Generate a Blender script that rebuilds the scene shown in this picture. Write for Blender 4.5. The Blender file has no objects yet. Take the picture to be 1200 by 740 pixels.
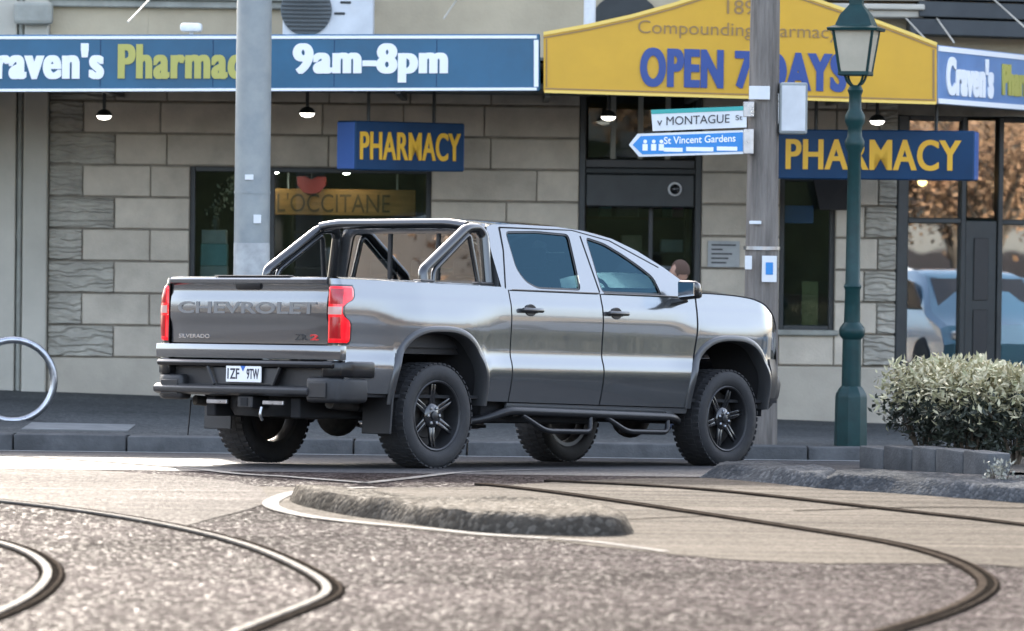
import bpy, bmesh, math, random
from mathutils import Vector, Matrix, noise
R = math.radians
random.seed(7)
scene = bpy.context.scene
COL = scene.collection

# ---------------------------------------------------------------- camera
FPX = 5400.0                       # focal length in pixels of the 1200 px wide photograph
CAM = Vector((0, 0, 2.0))
pitch, roll = math.atan(128 / FPX), 0.0122
Fv = Vector((0, math.cos(pitch), -math.sin(pitch)))
R0 = Vector((1, 0, 0)); U0 = R0.cross(Fv)
Rv = R0 * math.cos(roll) + U0 * math.sin(roll)
Uv = U0 * math.cos(roll) - R0 * math.sin(roll)
cam_data = bpy.data.cameras.new('camera')
cam_data.sensor_width = 36.0
cam_data.lens = FPX / 1200 * 36.0
cam_data.clip_start = 0.5
cam_data.clip_end = 2000
cam_data.dof.use_dof = True
cam_data.dof.focus_distance = 37.5
cam_data.dof.aperture_fstop = 2.8
cam = bpy.data.objects.new('camera', cam_data)
COL.objects.link(cam)
m3 = Matrix((Rv, Uv, -Fv)).transposed()
cam.matrix_world = Matrix.Translation(CAM) @ m3.to_4x4()
scene.camera = cam

# ---------------------------------------------------------------- sky, sun, exposure
SUN_EL = R(30.0)
SUN_DIR = Vector((-0.145, 1.0, 0)).normalized() * math.cos(SUN_EL) + Vector((0, 0, math.sin(SUN_EL)))   # towards the sun
world = bpy.data.worlds.new('World'); scene.world = world; world.use_nodes = True
wn = world.node_tree
sky = wn.nodes.new('ShaderNodeTexSky'); sky.sky_type = 'NISHITA'; sky.sun_disc = False
sky.sun_elevation = SUN_EL
sky.sun_rotation = math.atan2(SUN_DIR.x, SUN_DIR.y)
sky.air_density = 0.8; sky.dust_density = 4.0; sky.ozone_density = 0.4
bg = wn.nodes['Background']; bg.inputs['Strength'].default_value = 0.15
hs_ = wn.nodes.new('ShaderNodeHueSaturation'); hs_.inputs['Saturation'].default_value = 0.72      # thin haze whitens the sky
wn.links.new(sky.outputs[0], hs_.inputs['Color']); wn.links.new(hs_.outputs[0], bg.inputs[0])
sun_data = bpy.data.lights.new('sun', 'SUN'); sun_data.energy = 2.0; sun_data.angle = R(0.55); sun_data.color = (1, .93, .83)
sun = bpy.data.objects.new('sun', sun_data); COL.objects.link(sun)
sun.rotation_euler = SUN_DIR.to_track_quat('Z', 'Y').to_euler()
sun.location = SUN_DIR * 120
vs = scene.view_settings
vs.view_transform = 'Standard'; vs.look = 'None'; vs.gamma = 1.0; vs.use_curve_mapping = False
vs.exposure = 2.85
scene.render.engine = 'CYCLES'
scene.cycles.use_denoising = True
scene.cycles.max_bounces = 8; scene.cycles.transparent_max_bounces = 12
scene.cycles.sample_clamp_indirect = 6.0

# ---------------------------------------------------------------- pixel -> place helpers
def ray(px, py):
    return Rv * ((px - 600) / FPX) - Uv * ((py - 370) / FPX) + Fv
def FP(px, py, Y):                 # the point of a wall at depth Y
    d = ray(px, py); return CAM + d * (Y / d.y)
def wallz(x):                      # foot of the shop wall
    return -0.155 - 0.026 * x
KERB_Y, WALL_Y = 42.6, 49.0
def g(x, y):                       # road surface: flat round the rails, then a camber down to the gutter
    if y < 33.9: return 0.0
    if y < 34.9: return -0.0195 * (y - 33.9) ** 2
    return -0.0195 - 0.039 * (y - 34.9)
def fpz(x, y):                     # footpath: kerb top up to the wall foot
    t = min(1, max(0, (y - KERB_Y) / (WALL_Y - KERB_Y)))
    xx = max(-12, min(14, x))
    return (-0.185 - 0.004 * xx) * (1 - t) + wallz(xx) * t
def GP(px, py, dz=0.0):            # the point of the road under a pixel
    d = ray(px, py); z = 0.0
    for _ in range(12):
        p = CAM + d * ((z - CAM.z) / d.z); z = g(p.x, p.y)
    return Vector((p.x, p.y, z + dz))

# ---------------------------------------------------------------- object helpers
def basis(o):
    m = o.matrix_basis.copy()
    while o.parent: o = o.parent; m = o.matrix_basis @ m
    return m
def to_mesh(name, bm):
    me = bpy.data.meshes.new(name); bm.normal_update(); bm.to_mesh(me); bm.free(); return me
def finish(me, smooth):
    if smooth is not None:
        for p in me.polygons: p.use_smooth = True
        me.set_sharp_from_angle(angle=R(smooth))
def obj(name, bm, mat, parent=None, smooth=None, world=True, recentre=True):
    """One mesh object. World coordinates are turned into the parent's own; a top-level mesh gets its origin at its base."""
    me = to_mesh(name, bm) if isinstance(bm, bmesh.types.BMesh) else bm
    for m in (mat if isinstance(mat, (list, tuple)) else [mat]): me.materials.append(m)
    finish(me, smooth)
    o = bpy.data.objects.new(name, me); COL.objects.link(o)
    if parent is not None:
        o.parent = parent
        if world: me.transform(basis(parent).inverted())
    elif recentre and len(me.vertices):
        vs_ = [v.co for v in me.vertices]
        lo = Vector([min(v[i] for v in vs_) for i in range(3)]); hi = Vector([max(v[i] for v in vs_) for i in range(3)])
        c = Vector(((lo.x + hi.x) / 2, (lo.y + hi.y) / 2, lo.z))
        me.transform(Matrix.Translation(-c)); o.location = c
    return o
def tag(o, label, cat, group=None):
    o['label'] = label; o['category'] = cat
    if group: o['group'] = group
    return o
def thing(name, label, cat, loc=(0, 0, 0), rotz=0.0, group=None, matrix=None):
    o = bpy.data.objects.new(name, None); COL.objects.link(o)
    o.empty_display_size = 0.2
    if matrix is not None: o.matrix_basis = matrix
    else: o.location = loc; o.rotation_euler = (0, 0, rotz)
    return tag(o, label, cat, group)
def struct(name, bm, mat, smooth=None):
    o = obj(name, bm, mat, None, smooth, recentre=False); o['kind'] = 'structure'; return o
def share(name, me, parent, loc=(0, 0, 0), rot=None, scale=None):     # another object on the same mesh
    o = bpy.data.objects.new(name, me); COL.objects.link(o); o.parent = parent; o.location = loc
    if rot is not None: o.rotation_euler = rot
    if scale is not None: o.scale = scale
    return o
def dup(root, loc=None, rotz=None, label=None):
    r = root.copy(); COL.objects.link(r)
    if loc is not None: r.location = loc
    if rotz is not None: r.rotation_euler = (0, 0, rotz)
    if label: r['label'] = label
    for ch in list(root.children):
        c = ch.copy(); COL.objects.link(c); c.parent = r
        for s in list(ch.children):
            d = s.copy(); COL.objects.link(d); d.parent = c
    return r

# ---------------------------------------------------------------- shape helpers
def BM(): return bmesh.new()
def box(bm, lo, hi, bev=0.0, seg=1):
    x0, y0, z0 = lo; x1, y1, z1 = hi
    v = [bm.verts.new(c) for c in ((x0,y0,z0),(x1,y0,z0),(x1,y1,z0),(x0,y1,z0),(x0,y0,z1),(x1,y0,z1),(x1,y1,z1),(x0,y1,z1))]
    fs = [bm.faces.new([v[i] for i in q]) for q in ((0,3,2,1),(4,5,6,7),(0,1,5,4),(1,2,6,5),(2,3,7,6),(3,0,4,7))]
    if bev:
        es = list({e for f in fs for e in f.edges})
        bmesh.ops.bevel(bm, geom=es, offset=bev, segments=seg, profile=.5, affect='EDGES', clamp_overlap=True)
    return bm
def hexa(bm, p, bev=0.0, seg=1):          # 8 corners: bottom four ccw, top four ccw
    v = [bm.verts.new(c) for c in p]
    fs = [bm.faces.new([v[i] for i in q]) for q in ((0,3,2,1),(4,5,6,7),(0,1,5,4),(1,2,6,5),(2,3,7,6),(3,0,4,7))]
    if bev:
        es = list({e for f in fs for e in f.edges})
        bmesh.ops.bevel(bm, geom=es, offset=bev, segments=seg, profile=.5, affect='EDGES', clamp_overlap=True)
    return bm
def prism(bm, poly, a, b, axis='y', bev=0.0, seg=1):   # polygon of (u,v) pushed along an axis from a to b
    def P(u, v, w): return {'x': (w, u, v), 'y': (u, w, v), 'z': (u, v, w)}[axis]
    A = [bm.verts.new(P(u, v, a)) for u, v in poly]; B = [bm.verts.new(P(u, v, b)) for u, v in poly]
    n = len(poly); fs = [bm.faces.new(A[::-1]), bm.faces.new(B)]
    for i in range(n): fs.append(bm.faces.new((A[i], A[(i+1) % n], B[(i+1) % n], B[i])))
    bmesh.ops.recalc_face_normals(bm, faces=fs)
    if bev:
        es = list({e for f in fs for e in f.edges})
        bmesh.ops.bevel(bm, geom=es, offset=bev, segments=seg, profile=.5, affect='EDGES', clamp_overlap=True)
    return bm
def tube(bm, pts, rad, n=10, cap=True):
    pts = [Vector(p) for p in pts]; rings = []; up = None
    rr = rad if isinstance(rad, (list, tuple)) else [rad] * len(pts)
    for i, p in enumerate(pts):
        t = (pts[min(i+1, len(pts)-1)] - pts[max(i-1, 0)]).normalized()
        if up is None:
            a = Vector((0, 0, 1)) if abs(t.z) < .9 else Vector((1, 0, 0)); up = (a - t * a.dot(t)).normalized()
        else: up = (up - t * up.dot(t)).normalized()
        s = t.cross(up)
        rings.append([bm.verts.new(p + (up * math.cos(k * math.tau / n) + s * math.sin(k * math.tau / n)) * rr[i]) for k in range(n)])
    for a, b in zip(rings, rings[1:]):
        for k in range(n): bm.faces.new((a[k], a[(k+1) % n], b[(k+1) % n], b[k]))
    if cap: bm.faces.new(rings[0][::-1]); bm.faces.new(rings[-1])
    return bm
def fillet(pts, r, n=5):                  # round the inner corners of a polyline
    pts = [Vector(p) for p in pts]; out = [pts[0]]
    for a, b, c in zip(pts, pts[1:], pts[2:]):
        d1 = (a - b); d2 = (c - b); k = min(r, d1.length * .45, d2.length * .45)
        p, q = b + d1.normalized() * k, b + d2.normalized() * k
        for i in range(n + 1):
            t = i / n; out.append(p * (1-t)**2 + b * 2*t*(1-t) + q * t*t)
    out.append(pts[-1]); return out
def lathe(bm, prof, n=24, axis='z', centre=(0, 0, 0), cap=False):   # prof: (radius, height)
    c = Vector(centre); rings = []
    for r_, h in prof:
        ring = []
        for k in range(n):
            a = k * math.tau / n; u, v = r_ * math.cos(a), r_ * math.sin(a)
            ring.append(bm.verts.new(c + Vector({'z': (u, v, h), 'y': (u, h, v), 'x': (h, u, v)}[axis])))
        rings.append(ring)
    fs = []
    for a, b in zip(rings, rings[1:]):
        for k in range(n): fs.append(bm.faces.new((a[k], a[(k+1) % n], b[(k+1) % n], b[k])))
    if cap: fs.append(bm.faces.new(rings[0][::-1])); fs.append(bm.faces.new(rings[-1]))
    bmesh.ops.recalc_face_normals(bm, faces=fs)
    return bm
def fillpoly(bm, loops, fn):              # flat fill of an outline with holes, points sent through fn
    es = []
    for lp in loops:
        v = [bm.verts.new(fn(*p)) for p in lp]
        es += [bm.edges.new((v[i], v[(i+1) % len(v)])) for i in range(len(v))]
    return bmesh.ops.triangle_fill(bm, use_beauty=True, use_dissolve=False, edges=es)
def solid(bm, t):                         # thicken an open sheet
    bmesh.ops.solidify(bm, geom=list(bm.faces), thickness=t); return bm
def grid(bm, nu, nv, fn):
    V = [[bm.verts.new(fn(i / nu, j / nv)) for j in range(nv + 1)] for i in range(nu + 1)]
    for i in range(nu):
        for j in range(nv): bm.faces.new((V[i][j], V[i+1][j], V[i+1][j+1], V[i][j+1]))
    return V
def smoothline(P, n=8):                   # Catmull-Rom through points
    P = [Vector(p) for p in P]; out = []
    for i in range(len(P) - 1):
        a, b, c, d = P[max(i-1, 0)], P[i], P[i+1], P[min(i+2, len(P)-1)]
        for k in range(n):
            t = k / n
            out.append(.5 * ((2*b) + (c-a)*t + (2*a-5*b+4*c-d)*t*t + (3*b-a-3*c+d)*t**3))
    out.append(P[-1]); return out
def interp(tab, x):                       # smooth monotone interpolation through a table
    if x <= tab[0][0]: return tab[0][1]
    if x >= tab[-1][0]: return tab[-1][1]
    for i in range(len(tab) - 1):
        if x <= tab[i+1][0]: break
    def sl(j): return (tab[j+1][1]-tab[j][1])/(tab[j+1][0]-tab[j][0])
    def m(j):
        if j == 0: return sl(0)
        if j == len(tab)-1: return sl(j-1)
        a, b = sl(j-1), sl(j)
        return 0 if a*b <= 0 else 2*a*b/(a+b)
    h = tab[i+1][0]-tab[i][0]; t = (x-tab[i][0])/h
    return ((2*t**3-3*t*t+1)*tab[i][1]+(t**3-2*t*t+t)*h*m(i)+(-2*t**3+3*t*t)*tab[i+1][1]+(t**3-t*t)*h*m(i+1))
def sstep(a, b, x):
    t = max(0, min(1, (x-a)/(b-a))); return t*t*(3-2*t)
def text_mesh(s, bold=0.0, extrude=0.0, res=6, space=1.0, fat=0.0):
    cu = bpy.data.curves.new('t', 'FONT'); cu.body = s; cu.size = 1.0; cu.offset = bold; cu.extrude = extrude; cu.resolution_u = res; cu.space_character = space
    to = bpy.data.objects.new('t', cu); COL.objects.link(to)
    dg = bpy.context.evaluated_depsgraph_get(); me = bpy.data.meshes.new_from_object(to.evaluated_get(dg))
    bpy.data.objects.remove(to); bpy.data.curves.remove(cu)
    if fat:                                # heavier strokes: the outline again, a little to either side
        b_ = BM()
        for dx, dz in ((0, 0), (-fat, .04), (fat, .08), (-fat*.5, .12), (fat*.5, .16)):
            n0 = len(b_.verts); b_.from_mesh(me); b_.verts.ensure_lookup_table()
            for v in b_.verts[n0:]: v.co.x += dx; v.co.z += dz
        b_.to_mesh(me); b_.free()
    return me
def lettering(parent, s, c, right, up, w, h, mat, bold=.02, thick=.006, name='lettering', space=1.0, fat=0.0):
    """Raised letters of size w x h, centred at c, on the plane of right and up."""
    me = text_mesh(s, bold, .5, 6, space, fat)
    xs = [v.co.x for v in me.vertices]; ys = [v.co.y for v in me.vertices]
    x0, x1, y0, y1 = min(xs), max(xs), min(ys), max(ys)
    right = Vector(right).normalized(); up = Vector(up).normalized(); n = right.cross(up); c = Vector(c)
    for v in me.vertices:
        u, t, e = v.co.x, v.co.y, v.co.z
        v.co = c + right * ((u-(x0+x1)/2)/(x1-x0)*w) + up * ((t-(y0+y1)/2)/(y1-y0)*h) + n * (e * thick)
    return obj(name, me, mat, parent)
# ---------------------------------------------------------------- materials
def mat(name, col, rough=.6, metal=0.0, var=0.0, scale=3.0, bump=0.0, bscale=40.0, coat=0.0, spec=.5, col2=None, stretch=None, emit=None, detail=6, rvar=0.0, indiv=0.0):
    m = bpy.data.materials.new(name); m.use_nodes = True
    nt = m.node_tree; N = nt.nodes; L = nt.links; b = N['Principled BSDF']
    b.inputs['Base Color'].default_value = (*col, 1); b.inputs['Roughness'].default_value = rough
    b.inputs['Metallic'].default_value = metal; b.inputs['Specular IOR Level'].default_value = spec
    if coat: b.inputs['Coat Weight'].default_value = coat; b.inputs['Coat Roughness'].default_value = .03
    if emit: b.inputs['Emission Color'].default_value = (*emit[0], 1); b.inputs['Emission Strength'].default_value = emit[1]
    tc = N.new('ShaderNodeTexCoord'); mp = N.new('ShaderNodeMapping'); L.new(tc.outputs['Object'], mp.inputs[0])
    if stretch: mp.inputs['Scale'].default_value = stretch
    if var or col2:
        n = N.new('ShaderNodeTexNoise'); n.inputs['Scale'].default_value = scale; n.inputs['Detail'].default_value = detail; n.inputs['Roughness'].default_value = .62
        L.new(mp.outputs[0], n.inputs['Vector'])
        oi = N.new('ShaderNodeObjectInfo')
        ad = N.new('ShaderNodeVectorMath'); ad.operation = 'ADD'; L.new(mp.outputs[0], ad.inputs[0])
        sc = N.new('ShaderNodeMath'); sc.operation = 'MULTIPLY'; sc.inputs[1].default_value = 37.0; L.new(oi.outputs['Random'], sc.inputs[0]); L.new(sc.outputs[0], ad.inputs[1])
        L.new(ad.outputs[0], n.inputs['Vector'])
        r = N.new('ShaderNodeValToRGB'); L.new(n.outputs[0], r.inputs[0])
        c2 = col2 or tuple(c * (1 - var) for c in col); c1 = col if col2 else tuple(min(1, c * (1 + var * .5)) for c in col)
        r.color_ramp.elements[0].position = .32; r.color_ramp.elements[1].position = .68
        r.color_ramp.elements[0].color = (*c2, 1); r.color_ramp.elements[1].color = (*c1, 1)
        L.new(r.outputs[0], b.inputs['Base Color'])
        if indiv:                           # each stone its own tone
            im = N.new('ShaderNodeMapRange'); im.inputs[3].default_value = 1 - indiv; im.inputs[4].default_value = 1 + indiv * .7; L.new(oi.outputs['Random'], im.inputs[0])
            vm = N.new('ShaderNodeVectorMath'); vm.operation = 'SCALE'; L.new(r.outputs[0], vm.inputs[0]); L.new(im.outputs[0], vm.inputs['Scale']); L.new(vm.outputs[0], b.inputs['Base Color'])
        if rvar:
            mr = N.new('ShaderNodeMapRange'); mr.inputs[3].default_value = max(0, rough - rvar); mr.inputs[4].default_value = min(1, rough + rvar)
            L.new(n.outputs[0], mr.inputs[0]); L.new(mr.outputs[0], b.inputs['Roughness'])
    if bump:
        n2 = N.new('ShaderNodeTexNoise'); n2.inputs['Scale'].default_value = bscale; n2.inputs['Detail'].default_value = 5
        L.new(mp.outputs[0], n2.inputs['Vector'])
        bp = N.new('ShaderNodeBump'); bp.inputs['Strength'].default_value = bump; bp.inputs['Distance'].default_value = .02
        L.new(n2.outputs[0], bp.inputs['Height']); L.new(bp.outputs[0], b.inputs['Normal'])
    return m
def glass(name, tint, gfac, gtint=(1, 1, 1), rough=0.01, fres=1.45):
    m = bpy.data.materials.new(name); m.use_nodes = True
    nt = m.node_tree; N = nt.nodes; L = nt.links; N.remove(N['Principled BSDF'])
    t = N.new('ShaderNodeBsdfTransparent'); t.inputs[0].default_value = (*tint, 1)
    gl = N.new('ShaderNodeBsdfGlossy'); gl.inputs['Color'].default_value = (*gtint, 1); gl.inputs['Roughness'].default_value = rough
    fr = N.new('ShaderNodeFresnel'); fr.inputs[0].default_value = fres
    ad = N.new('ShaderNodeMath'); ad.operation = 'ADD'; ad.use_clamp = True; ad.inputs[1].default_value = gfac; L.new(fr.outputs[0], ad.inputs[0])
    # a little waviness, as real panes have
    tc = N.new('ShaderNodeTexCoord'); n = N.new('ShaderNodeTexNoise'); n.inputs['Scale'].default_value = 1.6; n.inputs['Detail'].default_value = 1.5
    L.new(tc.outputs['Object'], n.inputs['Vector'])
    bp = N.new('ShaderNodeBump'); bp.inputs['Strength'].default_value = .012; bp.inputs['Distance'].default_value = .05
    L.new(n.outputs[0], bp.inputs['Height']); L.new(bp.outputs[0], gl.inputs['Normal'])
    mx = N.new('ShaderNodeMixShader'); L.new(ad.outputs[0], mx.inputs[0]); L.new(t.outputs[0], mx.inputs[1]); L.new(gl.outputs[0], mx.inputs[2])
    L.new(mx.outputs[0], N['Material Output'].inputs[0]); return m

def asphalt(name, base, chip, rough, chipscale, bump, chipamt=.5, patch=.35, streak=0.0, spec=.002, glint=.0):
    """Stone chips in binder: per-chip colour, gaps between them, larger worn patches."""
    m = bpy.data.materials.new(name); m.use_nodes = True
    nt = m.node_tree; N = nt.nodes; L = nt.links; b = N['Principled BSDF']; b.inputs['Specular IOR Level'].default_value = spec
    tc = N.new('ShaderNodeTexCoord')
    v = N.new('ShaderNodeTexVoronoi'); v.inputs['Scale'].default_value = chipscale; L.new(tc.outputs['Object'], v.inputs['Vector'])
    sx = N.new('ShaderNodeSeparateColor'); L.new(v.outputs['Color'], sx.inputs[0])
    r = N.new('ShaderNodeValToRGB'); L.new(sx.outputs[0], r.inputs[0])
    r.color_ramp.elements[0].position = 1 - chipamt; r.color_ramp.elements[1].position = 1.0
    r.color_ramp.elements[0].color = (*base, 1); r.color_ramp.elements[1].color = (*chip, 1)
    n = N.new('ShaderNodeTexNoise'); n.inputs['Scale'].default_value = .55; n.inputs['Detail'].default_value = 7; n.inputs['Roughness'].default_value = .6
    mp = N.new('ShaderNodeMapping'); mp.inputs['Scale'].default_value = (.55, 1.2, 1); L.new(tc.outputs['Object'], mp.inputs[0]); L.new(mp.outputs[0], n.inputs['Vector'])
    mr = N.new('ShaderNodeMapRange'); mr.inputs[1].default_value = .3; mr.inputs[2].default_value = .7; mr.inputs[3].default_value = 1 - patch; mr.inputs[4].default_value = 1 + patch * .4
    L.new(n.outputs[0], mr.inputs[0])
    n3 = N.new('ShaderNodeTexNoise'); n3.inputs['Scale'].default_value = 14; n3.inputs['Detail'].default_value = 4; L.new(tc.outputs['Object'], n3.inputs['Vector'])
    mr3 = N.new('ShaderNodeMapRange'); mr3.inputs[1].default_value = .3; mr3.inputs[2].default_value = .7; mr3.inputs[3].default_value = .8; mr3.inputs[4].default_value = 1.2; L.new(n3.outputs[0], mr3.inputs[0])
    mm = N.new('ShaderNodeMath'); mm.operation = 'MULTIPLY'; L.new(mr.outputs[0], mm.inputs[0]); L.new(mr3.outputs[0], mm.inputs[1])
    out = mm
    if streak:
        n4 = N.new('ShaderNodeTexNoise'); n4.inputs['Scale'].default_value = 1.0; n4.inputs['Detail'].default_value = 5
        mp4 = N.new('ShaderNodeMapping'); mp4.inputs['Scale'].default_value = (.35, 5.0, 1); mp4.inputs['Rotation'].default_value = (0, 0, R(-12)); L.new(tc.outputs['Object'], mp4.inputs[0]); L.new(mp4.outputs[0], n4.inputs['Vector'])
        mr4 = N.new('ShaderNodeMapRange'); mr4.inputs[1].default_value = .35; mr4.inputs[2].default_value = .65; mr4.inputs[3].default_value = 1 - streak; mr4.inputs[4].default_value = 1 + streak * .3; L.new(n4.outputs[0], mr4.inputs[0])
        m4 = N.new('ShaderNodeMath'); m4.operation = 'MULTIPLY'; L.new(mm.outputs[0], m4.inputs[0]); L.new(mr4.outputs[0], m4.inputs[1]); out = m4
    mx = N.new('ShaderNodeVectorMath'); mx.operation = 'SCALE'; L.new(r.outputs[0], mx.inputs[0]); L.new(out.outputs[0], mx.inputs['Scale'])
    L.new(mx.outputs[0], b.inputs['Base Color'])
    rr = N.new('ShaderNodeMapRange'); rr.inputs[3].default_value = rough + .15; rr.inputs[4].default_value = max(.1, rough - .15); L.new(sx.outputs[1], rr.inputs[0]); L.new(rr.outputs[0], b.inputs['Roughness'])
    sg = N.new('ShaderNodeMapRange'); sg.inputs[1].default_value = .90; sg.inputs[2].default_value = .93; sg.inputs[3].default_value = spec; sg.inputs[4].default_value = spec + glint; L.new(sx.outputs[1], sg.inputs[0]); L.new(sg.outputs[0], b.inputs['Specular IOR Level'])
    bp = N.new('ShaderNodeBump'); bp.inputs['Strength'].default_value = bump; bp.inputs['Distance'].default_value = .008; bp.invert = True
    hs = N.new('ShaderNodeMath'); hs.operation = 'ADD'; L.new(v.outputs['Distance'], hs.inputs[0]); L.new(sx.outputs[2], hs.inputs[1])
    L.new(hs.outputs[0], bp.inputs['Height']); L.new(bp.outputs[0], b.inputs['Normal'])
    return m

def vermiculated(name, col):
    """Worm-track relief cut in a quoin block: wavy horizontal grooves."""
    m = mat(name, col, .85, var=.25, scale=2.5)
    nt = m.node_tree; N = nt.nodes; L = nt.links; b = N['Principled BSDF']
    tc = N.new('ShaderNodeTexCoord'); mp = N.new('ShaderNodeMapping'); mp.inputs['Scale'].default_value = (.35, 1, 1)
    oi = N.new('ShaderNodeObjectInfo'); ad = N.new('ShaderNodeVectorMath'); ad.operation = 'ADD'; L.new(tc.outputs['Object'], ad.inputs[0]); L.new(oi.outputs['Random'], ad.inputs[1]); L.new(ad.outputs[0], mp.inputs[0])
    w = N.new('ShaderNodeTexWave'); w.wave_type = 'BANDS'; w.bands_direction = 'Z'; w.inputs['Scale'].default_value = 4.2; w.inputs['Distortion'].default_value = 9.0; w.inputs['Detail'].default_value = 2; w.inputs['Detail Scale'].default_value = 2.2
    L.new(mp.outputs[0], w.inputs['Vector'])
    bp = N.new('ShaderNodeBump'); bp.inputs['Strength'].default_value = .8; bp.inputs['Distance'].default_value = .03
    L.new(w.outputs[1], bp.inputs['Height']); L.new(bp.outputs[0], b.inputs['Normal']); return m

M = {}
M['paint'] = mat('truck_paint', (.205, .212, .215), .18, .78, coat=1.0)
M['gloss_black'] = mat('gloss_black', (.012, .012, .013), .18, coat=.6)
M['satin_black'] = mat('satin_black', (.016, .016, .017), .42, var=.2, scale=8)
M['plastic_black'] = mat('plastic_black', (.014, .014, .015), .5, bump=.15, bscale=300)
M['matt_black'] = mat('matt_black', (.008, .008, .009), .85)
M['rubber'] = mat('rubber', (.018, .018, .019), .72, var=.3, scale=20, bump=.2, bscale=150)
M['chrome'] = mat('chrome', (.75, .76, .78), .12, 1.0)
M['steel'] = mat('steel', (.45, .46, .48), .3, 1.0, var=.2, scale=12, rvar=.1)
M['dark_metal'] = mat('dark_metal', (.06, .055, .05), .6, .5, var=.4, scale=10)
M['red_lens'] = mat('red_lens', (.60, .004, .012), .15, coat=.5, emit=((1, .01, .02), .10))
M['red_lens2'] = mat('red_lens_dark', (.38, .003, .008), .18, coat=.5)
M['clear_lens'] = mat('clear_lens', (.55, .32, .28), .2, coat=.5)
M['headlight'] = mat('headlight_lens', (.75, .77, .8), .08, .6, coat=1.0)
M['plate_white'] = mat('plate_white', (.8, .8, .78), .35)
M['plate_ink'] = mat('plate_ink', (.01, .012, .03), .5)
M['blue_ink'] = mat('blue_ink', (.02, .12, .45), .5)
M['badge'] = mat('badge_metal', (.6, .62, .65), .2, 1.0)
M['badge_dark'] = mat('embossed_letters', (.25, .27, .29), .28, .85)
M['badge_red'] = mat('badge_red', (.6, .03, .03), .3)
M['car_glass'] = glass('car_side_glass', (.05, .10, .12), .0, (.36, .72, .95))
M['car_glass_rear'] = glass('car_rear_glass', (.45, .5, .5), .03)
M['car_glass_front'] = glass('car_windscreen', (.75, .82, .8), .02)
M['seat'] = mat('seat_leather', (.02, .02, .022), .5, var=.3, scale=10)
M['shop_glass'] = glass('shop_glass', (.66, .74, .73), .012, fres=1.25)
M['bay_glass'] = glass('bay_glass', (.5, .56, .56), .24)
M['stone'] = mat('stone_block', (.51, .45, .36), .82, var=.22, indiv=.08, scale=2.2, bump=.25, bscale=60)
M['stone_dark'] = mat('stone_joint', (.27, .24, .195), .9, var=.3, scale=5)
M['verm'] = vermiculated('vermiculated_block', (.40, .37, .305))
M['plinth'] = mat('plinth_render', (.42, .375, .30), .8, var=.2, scale=1.2, bump=.15, bscale=40)
M['render'] = mat('cream_render', (.44, .37, .255), .85, var=.18, scale=.9, bump=.15, bscale=30)
M['render_pale'] = mat('pale_render', (.45, .42, .35), .8, var=.16, scale=1.1, bump=.12, bscale=30)
M['mould'] = mat('moulding_paint', (.30, .30, .26), .8, var=.25, scale=3)
M['frame_dark'] = mat('dark_frame', (.022, .026, .026), .45, var=.3, scale=5)
M['soffit'] = mat('soffit_board', (.085, .09, .085), .75, var=.3, scale=2)
M['blue_sign'] = mat('blue_sign_panel', (.010, .095, .185), .35, var=.18, scale=1.5)
M['blue_dark'] = mat('navy_sign_panel', (.005, .040, .105), .45, spec=.25, var=.2, scale=2)
M['blue_end'] = mat('blue_sign_end', (.03, .11, .36), .35)
M['yellow_sign'] = mat('yellow_sign_panel', (.60, .335, .013), .4, var=.1, scale=1.2)
M['yellow_trim'] = mat('yellow_trim', (.80, .56, .12), .4)
M['yellow_letter'] = mat('yellow_letters', (.74, .41, .02), .45)
M['olive_letter'] = mat('olive_letters', (.42, .40, .10), .45)
M['white_letter'] = mat('white_letters', (.8, .82, .84), .4)
M['blue_letter'] = mat('blue_letters', (.02, .06, .24), .4)
M['brown_letter'] = mat('brown_letters', (.28, .17, .06), .5)
M['sky_sheen_sign'] = mat('sky_sheen_panel', (.13, .24, .46), .3, var=.15, scale=2)  # side fascia blue, with the sheen of the sky put into its colour
M['white_paint'] = mat('white_paint', (.72, .73, .72), .5, var=.15, scale=6)
M['ac_white'] = mat('ac_casing', (.55, .57, .58), .5, var=.12, scale=4)
M['ac_grille'] = mat('ac_grille', (.10, .115, .12), .6)
M['galv'] = mat('galvanised_pole', (.29, .31, .30), .55, .25, var=.3, scale=5, col2=(.22, .245, .25))
M['wood_pole'] = mat('weathered_pole', (.20, .178, .155), .85, var=.45, scale=3, stretch=(6, 6, .5), bump=.6, bscale=30)
M['green_iron'] = mat('green_iron', (.004, .034, .034), .42, spec=.3, var=.25, scale=8)
M['lantern_glass'] = mat('lantern_glass', (.44, .40, .31), .3, var=.1, scale=5)
M['street_white'] = mat('street_sign_white', (.66, .68, .68), .4, var=.08, scale=4)
M['street_green'] = mat('street_sign_green', (.03, .33, .30), .45)
M['street_blue'] = mat('street_sign_blue', (.02, .22, .56), .4, var=.08, scale=4)
M['black_letter'] = mat('black_letters', (.03, .03, .035), .6)
M['board_wood'] = mat('display_board_wood', (.40, .19, .05), .6, var=.3, scale=4, stretch=(1, 1, 6))
M['red_card'] = mat('red_card', (.42, .055, .045), .6)
M['grey_card'] = mat('grey_card', (.35, .36, .35), .7, var=.15, scale=5)
M['teal_card'] = mat('teal_card', (.18, .33, .34), .6, var=.2, scale=5)
M['carton'] = mat('shop_carton', (.34, .28, .20), .7, var=.3, scale=6)
M['pink_card'] = mat('pink_card', (.45, .25, .33), .6)
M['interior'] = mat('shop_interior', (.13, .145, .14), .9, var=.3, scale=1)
M['shelf'] = mat('shop_shelf', (.12, .10, .08), .7)
M['lamp_white'] = mat('lamp_diffuser', (.8, .8, .75), .5, emit=((1, .95, .85), .9))
M['lamp_warm'] = mat('warm_lamp', (.8, .6, .35), .5, emit=((1, .62, .25), 3.0))
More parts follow.
